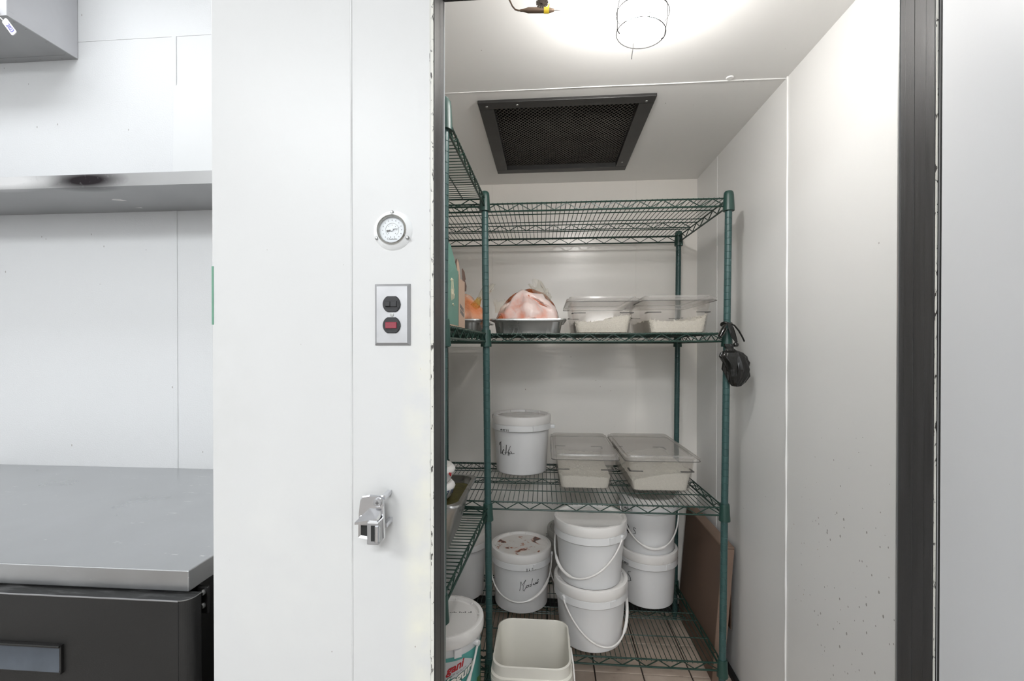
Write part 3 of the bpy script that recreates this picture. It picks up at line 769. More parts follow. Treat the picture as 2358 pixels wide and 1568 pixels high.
# yogurt pail
YR, YH = .125, .305
u, sf = bucket((-.335, 1.470, zt4), 'teal labelled yogurt pail with a white lid beside the door jamb', .112, YR - .010, YH, rz=0, lid='white_lid', skirt=False, bail=(-150, -25, .18), grip=.75, group='yogurt pail', name='yogurt_pail', cat='pail')
def ysurf(x, v, an, zc, e=.001):
    z = zc + v; r_ = .112 + (YR - .010 - .112) * z / (YH - .06) + e; t = R(an) + x / r_
    return Vector((r_ * cos(t), r_ * sin(t), z))
def patch(name, mat, an, zc, pts, e, parent=u):
    # polygon (x, z metres) laid over the pail wall, cut into columns
    b = B(); xs = [p[0] for p in pts]; x0, x1 = min(xs), max(xs); n = 14
    def yr(x):
        ys = []
        for (a, c), (d, f) in zip(pts, pts[1:] + pts[:1]):
            if min(a, d) - 1e-9 <= x <= max(a, d) + 1e-9 and abs(d - a) > 1e-9: ys.append(c + (f - c) * (x - a) / (d - a))
        return min(ys), max(ys)
    cols = [(x0 + (x1 - x0) * k / n) for k in range(n + 1)]
    for p, q in zip(cols, cols[1:]):
        l0, h0 = yr(p); l1, h1 = yr(q)
        b.add([ysurf(p, l0, an, zc, e), ysurf(q, l1, an, zc, e), ysurf(q, h1, an, zc, e), ysurf(p, h0, an, zc, e)], [(0, 1, 2, 3)], True)
    return b.build(name, mat, parent)
lab = B(); n = 48
for k in range(n):
    t0, t1 = 360 * k / n, 360 * (k + 1) / n
    lab.add([ysurf(0, 0, t0, .012), ysurf(0, 0, t1, .012), ysurf(0, 0, t1, .238), ysurf(0, 0, t0, .238)], [(0, 1, 2, 3)], True)
lab = lab.build('label_wrap', 'teal_label', u)
AN = -72
patch('print_band', 'grey_patch', AN + 7, .196, [(-.10, -.022), (.062, -.022), (.068, .012), (.035, .03), (-.10, .03)], .0014, lab)
put_text('gani', .034, lambda x, y: ysurf(x, y + x * .28, AN + 9, .206, .0020), 'logo_text', 'red_ink', lab, shear=.25, bold=.0012)
put_text('OF QUALITY', .0085, lambda x, y: ysurf(x + .012, y + x * .28, AN + 10, .190, .0020), 'small_text', 'grey_ink', lab)
put_text('Yogurt', .040, lambda x, y: ysurf(x, y + x * .36, AN + 15, .172, .0017), 'title_shadow', 'dark_green_ink', lab, shear=.15, bold=.0032)
put_text('Yogurt', .040, lambda x, y: ysurf(x, y + x * .36, AN + 15, .172, .0023), 'title_text', 'white_ink', lab, shear=.15, bold=.0014)
patch('grass_print', 'leaf_print', -8, .03, [(-.035, 0), (.04, 0), (.045, .13), (.01, .09), (-.02, .10)], .0016, lab)
patch('grass_print', 'leaf_print', -25, .03, [(-.03, 0), (.03, 0), (.02, .05), (-.02, .04)], .0017, lab)
b = B()
for k in range(22):
    if k in (3, 9, 14, 19): continue
    x = -.055 + k * .0062; y = .03 + x * .1
    b.box(x, x + .0042, y, y + .0025 + .003 * ((k * 5) % 3 == 0), YH - .0125, YH - .0108)
b.build('lid_print', 'grey_ink', u)['kind'] = 'stuff'

# nested square tubs in front of the unit
u = emp('square_tub', (-.050, 1.470, 0), 'empty cream square tub without lid in front of the shelving', 'tub')
def sq(w, z, r=.045): return rr(w, w * 1.05, r, z, 6)
B().loft([sq(.200, 0), sq(.232, .33), sq(.232, .345), sq(.246, .347), sq(.248, .385), sq(.238, .388), sq(.238, .418), sq(.230, .420), sq(.226, .416), sq(.196, .012), sq(.19, .010)], cap0=True, cap1=True).build('body', 'cream_plastic', u)
B().loft([sq(.240, .362), sq(.2495, .362), sq(.2495, .372), sq(.240, .372)]).build('rim_band', 'cream_plastic', u)
B().tube([(.126, .06, .365), (.132, .02, .34), (.135, -.04, .30), (.134, -.08, .29), (.128, -.10, .30)], .003, 8).build('bail_handle', 'white_lid', u)
B().loft([rr(.075, .002, .0009, .255, 2, 0, -.1175), rr(.075, .002, .0009, .31, 2, 0, -.1205)], cap0=True, cap1=True).build('label_patch', 'white_lid', u)

# ------------------------------------------------------------------ clear food boxes
def shreds(b, pts, ln, r, n):
    for _ in range(n):
        p = random.choice(pts); p = Vector(p) + Vector((random.uniform(-.006, .006), random.uniform(-.006, .006), random.uniform(-.002, .004)))
        a = random.uniform(0, 2 * pi); el = random.uniform(-.5, .7); l = ln * random.uniform(.5, 1.2)
        d = Vector((cos(a) * cos(el), sin(a) * cos(el), sin(el))) * l
        b.cyl(p - d / 2, p + d / 2, r, 4, cap=True)


def foodbox(loc, label, W, L, Hh, tilt, flabel, fill, seed, rz=0, mat='cheese', ln=.014, sr=.0011, ns=900, lidmat='clear_lid'):
    u = emp('food_box', loc, label, 'food box', 'clear food storage boxes', rz=rz)
    tp = .017
    ring = lambda z, i=0.0: rr(W - .03 - 2 * tp * (1 - z / Hh) - 2 * i, L - .03 - 2 * tp * (1 - z / Hh) - 2 * i, .022, z, 4)
    B().loft([ring(0, .008), ring(.004), ring(Hh * .62), ring(Hh - .004), rr(W - .014, L - .014, .024, Hh - .003, 4), rr(W - .014, L - .014, .024, Hh, 4), ring(Hh - .001, .003), ring(.004, .0035), ring(.0036, .012)], cap0=True).build('body', 'clear', u)
    # corner stacking ledges
    for sx_ in (-1, 1):
        for sy_ in (-1, 1):
            x1 = sx_ * ((W - .03 - .8 * tp) / 2); x0 = x1 - sx_ * .052; y1 = sy_ * ((L - .03 - .8 * tp) / 2); y0 = y1 - sy_ * .05
            b = B().box(*sorted((x0, x1)), *sorted((y1 - sy_ * .004, y1 + sy_ * .003)), Hh * .60, Hh * .60 + .003)
            b.box(*sorted((x1 - sx_ * .004, x1 + sx_ * .003)), *sorted((y0, y1)), Hh * .60, Hh * .60 + .003)
            b.build('stacking_ledge', 'clear_edge', u)
    zl = Hh + .001
    ld = B().loft([rr(W + .002, L + .002, .02, zl - .010, 4), rr(W + .004, L + .004, .02, zl + .002, 4), rr(W - .016, L - .016, .022, zl + .004, 4), rr(W - .020, L - .020, .022, zl + .011, 4), rr(W - .032, L - .032, .022, zl + .012, 4), rr(W - .042, L - .042, .02, zl + .005, 4), rr(W - .30 * W, L - .3 * L, .02, zl + .006, 4)], cap1=True).build('lid', lidmat, u)
    B().loft([rr(W + .003, L + .003, .02, zl - .0115, 4), rr(W + .006, L + .006, .02, zl - .0115, 4), rr(W + .006, L + .006, .02, zl - .0085, 4), rr(W + .003, L + .003, .02, zl - .0085, 4)]).build('lid_lip', 'clear_edge', ld)
    for sx_ in (-1, 1):
        b = B().add([(sx_ * (W / 2), -L * .2, zl), (sx_ * (W / 2), L * .2, zl), (sx_ * (W / 2 + .005), L * .17, zl - .024), (sx_ * (W / 2 + .005), -L * .17, zl - .024)], [(0, 1, 2, 3)])
        b.build('lid_tab', lidmat, ld)
    # contents
    rnd = random.Random(seed); nx, ny = 26, 34
    def hz(x, y):
        return max(.006, Hh * fill(x / W + .5, y / L + .5) + .006 * noise.noise(Vector((x * 40 + seed, y * 40, 0))) + .004 * noise.noise(Vector((x * 110, y * 110, seed))))
    def half(z): return (W - .03 - 2 * tp * (1 - z / Hh)) / 2 - .0045, (L - .03 - 2 * tp * (1 - z / Hh)) / 2 - .0045
    b = B(); top = []; rings = []
    grid = []
    for j in range(ny + 1):
        row = []
        for i in range(nx + 1):
            fx, fy = i / nx * 2 - 1, j / ny * 2 - 1
            hx, hy = half(.06); z = hz(fx * hx, fy * hy); hx, hy = half(z)
            # rounded corners
            k = max(0, abs(fx) - .86) / .14; k2 = max(0, abs(fy) - .9) / .1
            sh = 1 - .035 * k * k2
            row.append(Vector((fx * hx * sh, fy * hy * sh, z)))
        grid.append(row)
    vs = [p for r_ in grid for p in r_]; Wn = nx + 1
    fs = [(j * Wn + i, j * Wn + i + 1, (j + 1) * Wn + i + 1, (j + 1) * Wn + i) for j in range(ny) for i in range(nx)]
    b.add(vs, fs, True)
    edge = [grid[0][i] for i in range(nx + 1)] + [grid[j][nx] for j in range(1, ny + 1)] + [grid[ny][i] for i in range(nx - 1, -1, -1)] + [grid[j][0] for j in range(ny - 1, 0, -1)]
    hx0, hy0 = half(.06); bx0, by0 = half(.0045)
    low = [Vector((p.x / half(p.z)[0] * (bx0 - .004), p.y / half(p.z)[1] * (by0 - .004), .0045)) for p in edge]
    mid = [p.lerp(q, .5) for p, q in zip(edge, low)]
    b.loft([edge, mid, low], True, cap1=True)
    pts = [grid[rnd.randrange(ny + 1)][rnd.randrange(nx + 1)] for _ in range(ns // 2)]
    front = []
    for _ in range(ns):
        i = rnd.randrange(nx + 1); p = grid[0][i]; q = low[i]; front.append(p.lerp(q, rnd.random()))
    side = []
    for _ in range(ns // 2):
        k = rnd.randrange(len(edge)); side.append(edge[k].lerp(low[k], rnd.random()))
    shreds(b, pts, ln, sr, ns // 2)
    for pset, axis in ((front, 'x'), (side, None)):
        for p in pset:
            a = rnd.uniform(0, pi); l = ln * rnd.uniform(.4, 1)
            d = Vector((cos(a), 0, sin(a))) * l if axis else Vector((0, cos(a), sin(a))) * l
            c_ = Vector((p.x * .975, p.y * .985 if not axis else p.y + .0015, max(.008, p.z - .002)))
            b.cyl(c_ - d / 2, c_ + d / 2, sr, 4)
    c = B(); c.v = [Vector((min(max(v.x, -half(max(.005, min(v.z, Hh)))[0]), half(max(.005, min(v.z, Hh)))[0]), min(max(v.y, -half(max(.005, min(v.z, Hh)))[1]), half(max(.005, min(v.z, Hh)))[1]), max(.0046, v.z))) for v in b.v]; c.f = b.f; c.sm = b.sm
    o = c.build('shredded_cheese' if mat == 'cheese' else 'rice_grains', mat)
    o.location = loc; o.rotation_euler = (0, 0, rz)
    tag(o, flabel, 'food', None, 'stuff')
    return u


foodbox((.219, 2.065, zt2), 'clear lidded food box of white shreds beside the meat pan on the upper shelf', .284, .46, .135, 0,
        'white shreds heaped to the right in the upper shelf box beside the meat pan', lambda x, y: .34 + .20 * (1 / (1 + math.exp(-14 * (x - .62)))) , 3)
foodbox((.517, 2.065, zt2), 'clear lidded food box of white shreds by the right post on the upper shelf', .284, .46, .137, 0,
        'white shreds heaped at the right corner in the upper shelf box by the right post', lambda x, y: .40 - .06 * sin(x * 3) + .25 * max(0, x - .72) / .28, 4)
foodbox((.155, 2.150, zt3), 'clear lidded food box of white grains beside the Tikka bucket', .278, .50, .140, 0,
        'white grains in the food box beside the Tikka bucket', lambda x, y: .42 - .08 * x + .06 * y, 5, mat='rice', ln=.006, sr=.0010, ns=1300)
foodbox((.462, 2.145, zt3), 'clear lidded food box of white grains at the right end of the middle shelf', .300, .51, .142, 0,
        'white grains heaped to the right in the right end box of the middle shelf', lambda x, y: .34 + .22 * sin(min(1, x) * 2.2 - .3), 6, mat='rice', ln=.006, sr=.0010, ns=1300, rz=R(1))

# ------------------------------------------------------------------ steel pans and meat
def pan(loc, label, W, L, D, group='steel pans', tpr=.010):
    u = emp('steam_pan', loc, label, 'pan', group)
    r0 = lambda w, l, z, r=.04: rr(w, l, r, z, 6)
    B().loft([r0(W - .03 - 2 * tpr, L - .03 - 2 * tpr, 0, .035), r0(W - .034, L - .034, D * .78), r0(W - .026, L - .026, D * .84), r0(W - .024, L - .024, D - .002), r0(W - .004, L - .004, D - .002, .03), r0(W, L, D - .006, .03), r0(W + .0005, L + .0005, D - .0045, .03), r0(W - .003, L - .003, D, .03),
              r0(W - .026, L - .026, D), r0(W - .029, L - .029, D * .84), r0(W - .037, L - .037, D * .78), r0(W - .033 - 2 * tpr, L - .033 - 2 * tpr, .0016, .035)], cap0=True, cap1=True).build('body', 'pan_steel', u)
    return u


pan((-.080, 1.985, zt2), 'shallow steel pan holding the frosted pink meat on the upper shelf', .305, .42, .056)
pan((-.402, 1.985, zt2), 'shallow steel pan under the orange meat bag behind the left post', .285, .42, .056)


def blob(sx_, sy_, sz_, seed, amp=.12, fr=2.2, sub=4, squash=.55):
    bm = bmesh.new(); bmesh.ops.create_icosphere(bm, subdivisions=sub, radius=1)
    for v in bm.verts:
        n_ = v.co.normalized(); k = 1 + amp * noise.noise(n_ * fr + Vector((seed, seed * 2, 0))) + amp * .35 * noise.noise(n_ * fr * 3 + Vector((0, seed, 5)))
        p = n_ * k
        p.z = p.z if p.z > 0 else p.z * squash
        v.co = Vector((p.x * sx_, p.y * sy_, p.z * sz_))
    b = B().add([v.co.copy() for v in bm.verts], [[v.index for v in f.verts] for f in bm.faces], True); bm.free()
    return b


# big frosted lump with folds
m0 = emp('meat_bag', (-.083, 1.930, zt2 + .008), 'large frosted pink lump of bagged raw meat in the steel pan', 'meat', 'bagged meat')
b = blob(.126, .110, .182, 3, .14, 1.9, 5, .32)
for v in b.v: v.x *= 1 + .10 * max(0, 1 - abs(v.z - .05) / .10)
for v in b.v:
    x, y, z = v.x, v.y, v.z
    if y < 0:   # folds pressed into the front
        f1 = math.exp(-((z - (.158 - .72 * (x - .0))) / .012) ** 2) * math.exp(-((x - .045) / .045) ** 2)
        f2 = math.exp(-((z - .112 + .2 * x) / .014) ** 2) * math.exp(-((x - .01) / .05) ** 2)
        f3 = math.exp(-((z - .125 - .5 * (x + .06)) / .010) ** 2) * math.exp(-((x + .09) / .04) ** 2)
        v.y += .026 * f1 + .006 * f2 + .010 * f3; v.z += .006 * f1
    v.z = max(0, v.z + .055) if v.z < 0 else v.z * .92 + .05 * max(0, 1 - z / .05)
mn = min(v.z for v in b.v)
for v in b.v: v.z -= mn
b.build('lump', 'meat', m0)
def on_lump(x, z):
    v = min((v for v in b.v if v.y < 0), key=lambda v: (v.x - x) ** 2 + (v.z - z) ** 2); return Vector((x, v.y + .0012, z))
pts = [on_lump(-.012 + .094 * k / 11, .163 - .063 * k / 11 - .006 * sin(pi * k / 11)) for k in range(12)]
for _ in range(3): pts = [pts[0]] + [Vector((p.x, (q.y + p.y + r_.y) / 3, p.z)) for q, p, r_ in zip(pts, pts[1:], pts[2:])] + [pts[-1]]
B().tube([p + Vector((0, -.001, 0)) for p in pts], [.0052 * (.25 + .75 * sin(pi * k / 11)) for k in range(12)], 8).build('flesh_fold', 'meat_recess', m0)

m1 = emp('meat_bag', (-.090, 2.100, zt2 + .008), 'brown red bag of marinated meat arching behind the frosted lump', 'meat', 'bagged meat')
b = blob(.148, .066, .205, 9, .10, 2.0, 4, .1)
for v in b.v:
    v.z = max(0, v.z)
    if v.z < .07: v.x *= .80 + .20 * v.z / .07
b.build('lump', 'meat_brown', m1)
def crinkle(base, tip, r0, r1, seed, n=26, m=9, tw=.5):
    b = B(); base = Vector(base); tip = Vector(tip); d = tip - base; q = d.to_track_quat('Z', 'Y'); rings = []
    for j in range(m):
        t = j / (m - 1); rad = r0 + (r1 - r0) * t
        ring = []
        for i in range(n):
            a = 2 * pi * i / n; k = 1 + .32 * noise.noise(Vector((cos(a) * 2.6, sin(a) * 2.6, t * 2 + seed))) + .16 * sin(a * 7 + seed + t * 3)
            ring.append(base + q @ Vector((cos(a + tw * t) * rad * k, sin(a + tw * t) * rad * k * .7, d.length * t * (1 + .18 * sin(a * 3 + seed) * t))))
        rings.append(ring)
    return b.loft(rings, False)
crinkle((.062, -.062, .165), (.030, -.055, .225), .040, .034, 2).build('film_neck', 'film', m1)
crinkle((.080, -.070, .120), (.062, -.062, .175), .030, .042, 5).build('film_fold', 'film', m1)
m2 = emp('meat_bag', (-.197, 1.885, zt2 + .040), 'small brown bag of marinated meat wedged at the left of the pan', 'meat', 'bagged meat')
b = blob(.017, .05, .042, 4, .12, 2.2, 3, .1)
for v in b.v: v.z = max(0, v.z)
b.build('lump', 'meat_brown', m2)
crinkle((.0, -.02, .045), (.004, -.03, .092), .018, .026, 8).build('film_neck', 'film', m2)
m3 = emp('meat_bag', (-.385, 1.905, zt2 + .008), 'orange marinated meat bag tied at the top behind the left post', 'meat', 'bagged meat')
b = blob(.120, .11, .130, 12, .10, 2.2, 4, .3)
for v in b.v:
    v.z += .035
    if v.z < 0: v.z = 0
b.build('lump', 'meat_orange', m3)
crinkle((.086, -.045, .105), (.105, -.055, .135), .022, .012, 1, n=18, m=5).build('gathered_neck', 'yellow_film', m3)
crinkle((.105, -.055, .132), (.150, -.065, .190), .011, .034, 4, n=20, m=6).build('film_tail', 'film', m3)

# green sauce pan on the left unit
gp = pan((-.378, 1.412, zt3), 'deep steel pan of green sauce on the left shelving', .265, .325, .152, tpr=.034)
B().loft([rr(.228, .288, .04, .128, 6), rr(.20, .26, .04, .1295, 6), rr(.1, .12, .03, .131, 6)], cap0=True, cap1=True).build('green_sauce', 'sauce', None, (-0, 0, 0))
sc_ = bpy.data.objects['green_sauce']; sc_.location = (-.378, 1.412, zt3); tag(sc_, 'green herb sauce filling the deep steel pan', 'sauce', None, 'stuff')
for k, z0 in enumerate((.0, .052)):
    u = emp('paper_tub', (-.362, 1.385, zt3 + .1325 + z0), ['white printed tub standing in the green sauce pan', 'white tub stacked on the printed tub in the sauce pan'][k], 'tub', 'white tubs in the sauce pan')
    B().lathe([(0, 0), (.056, 0), (.062, .006), (.074, .030), (.076, .036), (.074, .042), (.066, .050), (0, .050)], 36).build('body', 'white_lid', u)
    if k == 0:
        put_text('7 10', .020, lambda x, y: Vector(((.0735 + y * .25) * cos(R(-22) + x / .074), (.0735 + y * .25) * sin(R(-22) + x / .074), .026 + y)), 'printed_number', 'navy', u, bold=.0006)
    else:
        B().tube([(.0765 * cos(R(-30 + k_)), .0765 * sin(R(-30 + k_)), .030 + .006 * sin(k_)) for k_ in range(0, 8, 1)], .0016, 5).build('red_mark', 'red_ink', u)

# ------------------------------------------------------------------ cartons on the left unit
u = emp('green_carton', (-.395, 1.225, zt2), 'teal printed carton with its flap up on the left shelving', 'carton'); off = (-.395, 1.225, zt2)
x1, y0, y1, z0 = -.2620, 1.115, 1.322, zt2
B().box(-.515, x1, y0, y1, z0, z0 + .166, .0012).build('body', 'box_green', u, off)
B().add([(x1 - .003, y0, z0 + .166), (x1 - .003, y1, z0 + .166), (x1 - .022, y1 - .004, z0 + .243), (x1 - .030, y0 + .02, z0 + .262), (x1 - .006, y0, z0 + .166), (x1 - .006, y1, z0 + .166), (x1 - .025, y1 - .004, z0 + .243), (x1 - .033, y0 + .02, z0 + .262)],
        [(0, 1, 2, 3), (7, 6, 5, 4), (0, 4, 5, 1), (1, 5, 6, 2), (2, 6, 7, 3), (3, 7, 4, 0)]).build('top_flap', 'box_green', u, off)
B().box(-.50, x1 - .0005, y1, y1 + .006, z0, z0 + .158).build('board_edge', 'box_edge', u, off)
B().box(x1 - .002, x1 + .0006, y0, y1, z0, z0 + .006).build('bottom_edge', 'box_tan', u, off)
b = B(); lx = x1 + .0008
def on_side(pts, yc, zc, sc): return [(lx, yc + a * sc, zc + c * sc) for a, c in pts]
for st in ([(-.9, 1.5), (-.5, 1.75), (.3, 1.7)], [(-.4, 1.7), (-.4, .8), (-.5, .2)], [(.2, 1.6), (.4, .9), (.6, .6)], [(-.8, .6), (-.6, -.5), (-.3, .6), (-.1, -.4), (.1, .7), (.3, -.3), (.5, .6), (.7, -.2), (.9, .3)], [(-.5, .1), (.0, .3), (.6, .1)], [(-.1, -.9), (.3, -.8), (.6, -1.0)]):
    b.tube(on_side(st, 1.235, z0 + .085, .026), .0016, 5)
b.build('script_print', 'cream_ink', u, off)
u = emp('tan_carton', (-.395, 1.38, zt2), 'tan cardboard carton with torn open flaps behind the teal carton', 'carton'); off = (-.395, 1.38, zt2)
B().box(-.515, -.2630, 1.331, 1.432, z0, z0 + .150, .0012).build('body', 'box_tan', u, off)
B().add([(-.266, 1.331, z0 + .150), (-.266, 1.372, z0 + .150), (-.268, 1.370, z0 + .180), (-.268, 1.352, z0 + .200), (-.268, 1.338, z0 + .203), (-.268, 1.331, z0 + .193)] + [(-.272, 1.331, z0 + .150), (-.272, 1.372, z0 + .150), (-.274, 1.370, z0 + .180), (-.274, 1.352, z0 + .200), (-.274, 1.338, z0 + .203), (-.274, 1.331, z0 + .193)],
        [(0, 1, 2, 3, 4, 5), (11, 10, 9, 8, 7, 6)] + [(i, i + 6, (i + 1) % 6 + 6, (i + 1) % 6) for i in range(6)]).build('flap', 'box_tan', u, off)
B().tube([(-.271, 1.331, z0 + .15), (-.2712, 1.331, z0 + .193), (-.2712, 1.340, z0 + .204), (-.2712, 1.354, z0 + .201), (-.2712, 1.372, z0 + .180)], .0032, 6).build('flap_edge', 'box_edge', u, off)
B().add([(-.264, 1.392, z0 + .150), (-.264, 1.432, z0 + .150), (-.2615, 1.436, z0 + .160), (-.263, 1.425, z0 + .182), (-.266, 1.405, z0 + .190), (-.266, 1.394, z0 + .185)], [(0, 1, 2, 3, 4, 5)]).build('torn_flap', 'box_edge', u, off)
B().add([(-.2625, 1.425, z0 + .120), (-.2605, 1.440, z0 + .122), (-.2605, 1.448, z0 + .14), (-.2625, 1.438, z0 + .150), (-.2625, 1.428, z0 + .158)], [(0, 1, 2, 3, 4)]).build('torn_corner', 'box_edge', u, off)
b = B()
for i in range(4):
    for j in range(2):
        b.box(-.2632, -.2626, 1.350 + i * .015 + j * .006, 1.361 + i * .015 + j * .006, z0 + .062 - j * .016 - i * .003, z0 + .074 - j * .016 - i * .003)
b.build('print_marks', 'grey_ink', u, off)['kind'] = 'stuff'

# ------------------------------------------------------------------ flat carton leaning on the right wall
u = emp('flat_carton', (.715, 2.165, 0), 'flat brown cardboard carton leaning between shelving and right wall', 'carton'); off = (.715, 2.165, 0)
b = B()
def slab(b, x0, x1, y0, y1, z0, z1, ln):
    vs = [(x + ln * (z - z0) / (z1 - z0), y, z) for z in (z0, z1) for y in (y0, y1) for x in (x0, x1)]
    return b.add(vs, [(0, 2, 3, 1), (4, 5, 7, 6), (0, 1, 5, 4), (2, 6, 7, 3), (0, 4, 6, 2), (1, 3, 7, 5)])
slab(B(), .6680, .7120, 1.918, 2.400, .003, .552, .042).build('body', 'cardboard', u, off)
slab(B(), .6675, .7125, 1.912, 1.918, .003, .55, .042).build('end_flap', 'cardboard_edge', u, off)
slab(B(), .7095, .7545, 1.912, 2.402, .552, .558, .0005).build('top_flap', 'cardboard_edge', u, off)
slab(B(), .7550, .7580, 1.95, 2.39, .20, .545, .0).build('back_sheet', 'cardboard', u, off)

# ------------------------------------------------------------------ black bag tied to the right post
bx, by = .688, 1.728
u = emp('bin_bag', (bx, by, 1.225), 'small black plastic bag knotted onto the right shelving post', 'bag')
b = B(); rings = []; n = 40; prof = [(0, .0), (.016, .004), (.030, .018), (.040, .040), (.046, .065), (.046, .090), (.040, .112), (.030, .126), (.014, .134), (.007, .142), (.010, .150), (.008, .158)]
for r_, z in prof:
    ring = []
    for i in range(n):
        a = 2 * pi * i / n
        k = 1 + .26 * noise.noise(Vector((cos(a) * 2, sin(a) * 2, z * 22))) + .34 * abs(noise.noise(Vector((cos(a) * 4, sin(a) * 4, z * 35 + 3)))) - .1
        cx_ = -.0 + .012 * sin(z * 22) - .018 * (z / .14)
        ring.append(Vector((cx_ + r_ * k * cos(a) * 1.0 - (.014 if z > .09 and cos(a) < -.3 else 0), r_ * k * sin(a) * .62, z)))
    rings.append(ring)
b.loft(rings, False, cap1=True).build('sack', 'black_bag', u)
px_l = (.6662 - bx, 1.765 - by)
B().tube([(-.008, .002, .150), (-.004, -.006, .166), (-.014, -.004, .190), (-.022, -.004, .215), (-.028, -.002, .232)], [.010, .006, .012, .012, .008], 8, flat=.6).build('twisted_neck', 'black_bag', u)
B().tube([(px_l[0] + .0175 * cos(R(a)), px_l[1] + .0175 * sin(R(a)), .233 + .004 * sin(R(a * 2))) for a in range(0, 360, 20)], .0055, 8, closed=True).build('post_loop', 'black_bag', u)
B().tube([(-.030, .006, .234), (-.042, .002, .226), (-.054, -.002, .205), (-.063, -.004, .188), (-.060, -.004, .182), (-.050, -.002, .192), (-.036, .002, .216)], [.004, .008, .009, .009, .008, .007, .005], 8, flat=.5).build('bow_loop', 'black_bag', u)
B().tube([(-.018, .004, .232), (-.008, .0, .226), (.006, -.004, .206), (.018, -.004, .184), (.026, -.002, .168), (.024, -.002, .166)], [.005, .006, .0065, .006, .006, .003], 8, flat=.5).build('tail', 'black_bag', u)
B().lathe([(0, -.009), (.008, -.006), (.0105, 0), (.008, .006), (0, .009)], 14, (-.004, -.002, .155)).build('knot', 'black_bag', u)

# ------------------------------------------------------------------ front wall fittings
# thermometer
gx, gz = -.2945, 1.5925
u = emp('dial_thermometer', (gx, YF, gz), 'round white dial thermometer screwed to the panel above the switch', 'thermometer')
B().lathe([(.0275, 0), (.0275, .010), (.030, .008), (.036, .003), (.038, 0)], 48, axis='Y', cap=False).build('flange', 'gauge_flange', u)
B().lathe([(.0245, .002), (.0245, .011), (.0262, .0135), (.0282, .011), (.0288, .004), (.0245, .002)], 48, axis='Y', cap=False).build('bezel', 'bezel', u)
dial = B().lathe([(.0247, .0055), (0, .0055)], 40, axis='Y', cap=False).build('dial_face', 'dial', u)
B().lathe([(.0246, .0105), (0, .0112)], 40, axis='Y', cap=False).build('glass', 'glass', u)
b = B()
for k in range(13):
    a = R(225 - k * 270 / 12); c1, s1 = cos(a), sin(a)
    b.box(c1 * .0185 - .0006, c1 * .0185 + .0006, -.0062, -.0057, s1 * .0185 - .0006, s1 * .0185 + .0006)
    if k % 2 == 0: b.box(c1 * .0092 - .0005, c1 * .0092 + .0005, -.0062, -.0057, s1 * .0092 - .0005, s1 * .0092 + .0005)
for x in (-.003, .0045): b.lathe([(.0009, .0064), (0, .0064)], 8, (x, 0, -.0135), axis='Y', cap=False)
b.build('scale_marks', 'grey_ink', dial)['kind'] = 'stuff'
B().tube([(.0128 * cos(R(a)), -.0059, .0128 * sin(R(a))) for a in range(230, -51, -10)], .00035, 4).build('inner_arc', 'grey_patch', dial)
ca, sa = cos(R(14)), sin(R(14))
b = B().add([(ca * .0175, -.0075, sa * .0175), (ca * .002 - sa * .0007, -.0075, sa * .002 + ca * .0007), (ca * .002 + sa * .0007, -.0075, sa * .002 - ca * .0007)], [(0, 1, 2)])
b.add([(-ca * .002 - sa * .001, -.0075, -sa * .002 + ca * .001), (-ca * .0105 - sa * .0018, -.0075, -sa * .0105 + ca * .0018), (-ca * .0105 + sa * .0018, -.0075, -sa * .0105 - ca * .0018), (-ca * .002 + sa * .001, -.0075, -sa * .002 - ca * .001)], [(0, 1, 2, 3)])
b.build('needle', 'grey_ink', dial)
B().lathe([(.0028, .0062), (.0024, .0085), (0, .0088)], 14, axis='Y').build('hub', 'dial', dial)
put_text('C', .0062, lambda x, y: Vector((x - .0078, -.0061, y - .0168)), 'maker_initial', 'grey_ink', dial)
b = B()
for k in range(9): b.box(-.0052 + k * .0017, -.0052 + k * .0017 + .0011, -.0064, -.0058, -.0178, -.0178 + .0010 + .0007 * ((k * 7) % 3 == 0))
b.build('maker_name', 'grey_ink', dial)['kind'] = 'stuff'
for a in (90, 207, -27):
    B().lathe([(.0034, .004), (.0032, .0075), (.002, .0090), (0, .0092)], 12, (.0335 * cos(R(a)), 0, .0335 * sin(R(a))), axis='Y').build('screw', 'bolt', u)

# switch plate
sxc, szc = -.2950, 1.4325
u = emp('switch_plate', (sxc, YF, szc), 'steel switch plate with black rocker and red pilot light', 'switch')
def pl(w, h_, y): return [Vector((x, y, z)) for x, z in ((-w, -h_), (w, -h_), (w, h_), (-w, h_))]
B().loft([pl(.0345, .0582, 0), pl(.0345, .0582, -.002), pl(.0295, .0535, -.0065)], False, cap1=True).build('plate', 'plate', u)
def duplex(zc, name, mat, rw, rh, part):
    r0, fl_ = .0172, .0150
    pts = []
    for k in range(40):
        a = 2 * pi * k / 40; pts.append((r0 * cos(a), max(-fl_, min(fl_, r0 * sin(a)))))
    o = B().loft([[Vector((x, -.006, zc + z)) for x, z in pts], [Vector((x, -.0085, zc + z)) for x, z in pts], [Vector((x * .94, -.0095, zc + z * .94)) for x, z in pts]], False, cap1=True).build('socket_body', 'bakelite', u)
    B().box(-rw, rw, -.013, -.009, zc - rh, zc + rh, .0012).build(name, mat, o)
    B().loft([pl(rw + .002, rh + .002, -.0094), pl(rw + .002, rh + .002, -.0108), pl(rw, rh, -.0108), pl(rw, rh, -.0094)], False).move(Matrix.Translation((0, 0, zc))).build('bezel', 'bakelite', o)
    return o
o = duplex(.0195, 'rocker', 'bakelite', .0110, .0058, 'top')
B().box(-.0105, -.001, -.0150, -.0125, .0145, .0245, .001).build('rocker_raised', 'bakelite', o)
duplex(-.0205, 'pilot_lens', 'red_lens', .0110, .0062, 'bottom')
B().lathe([(.004, .006), (.0038, .0078), (0, .0082)], 14, (0, 0, -.0005), axis='Y').build('screw', 'bolt', u)

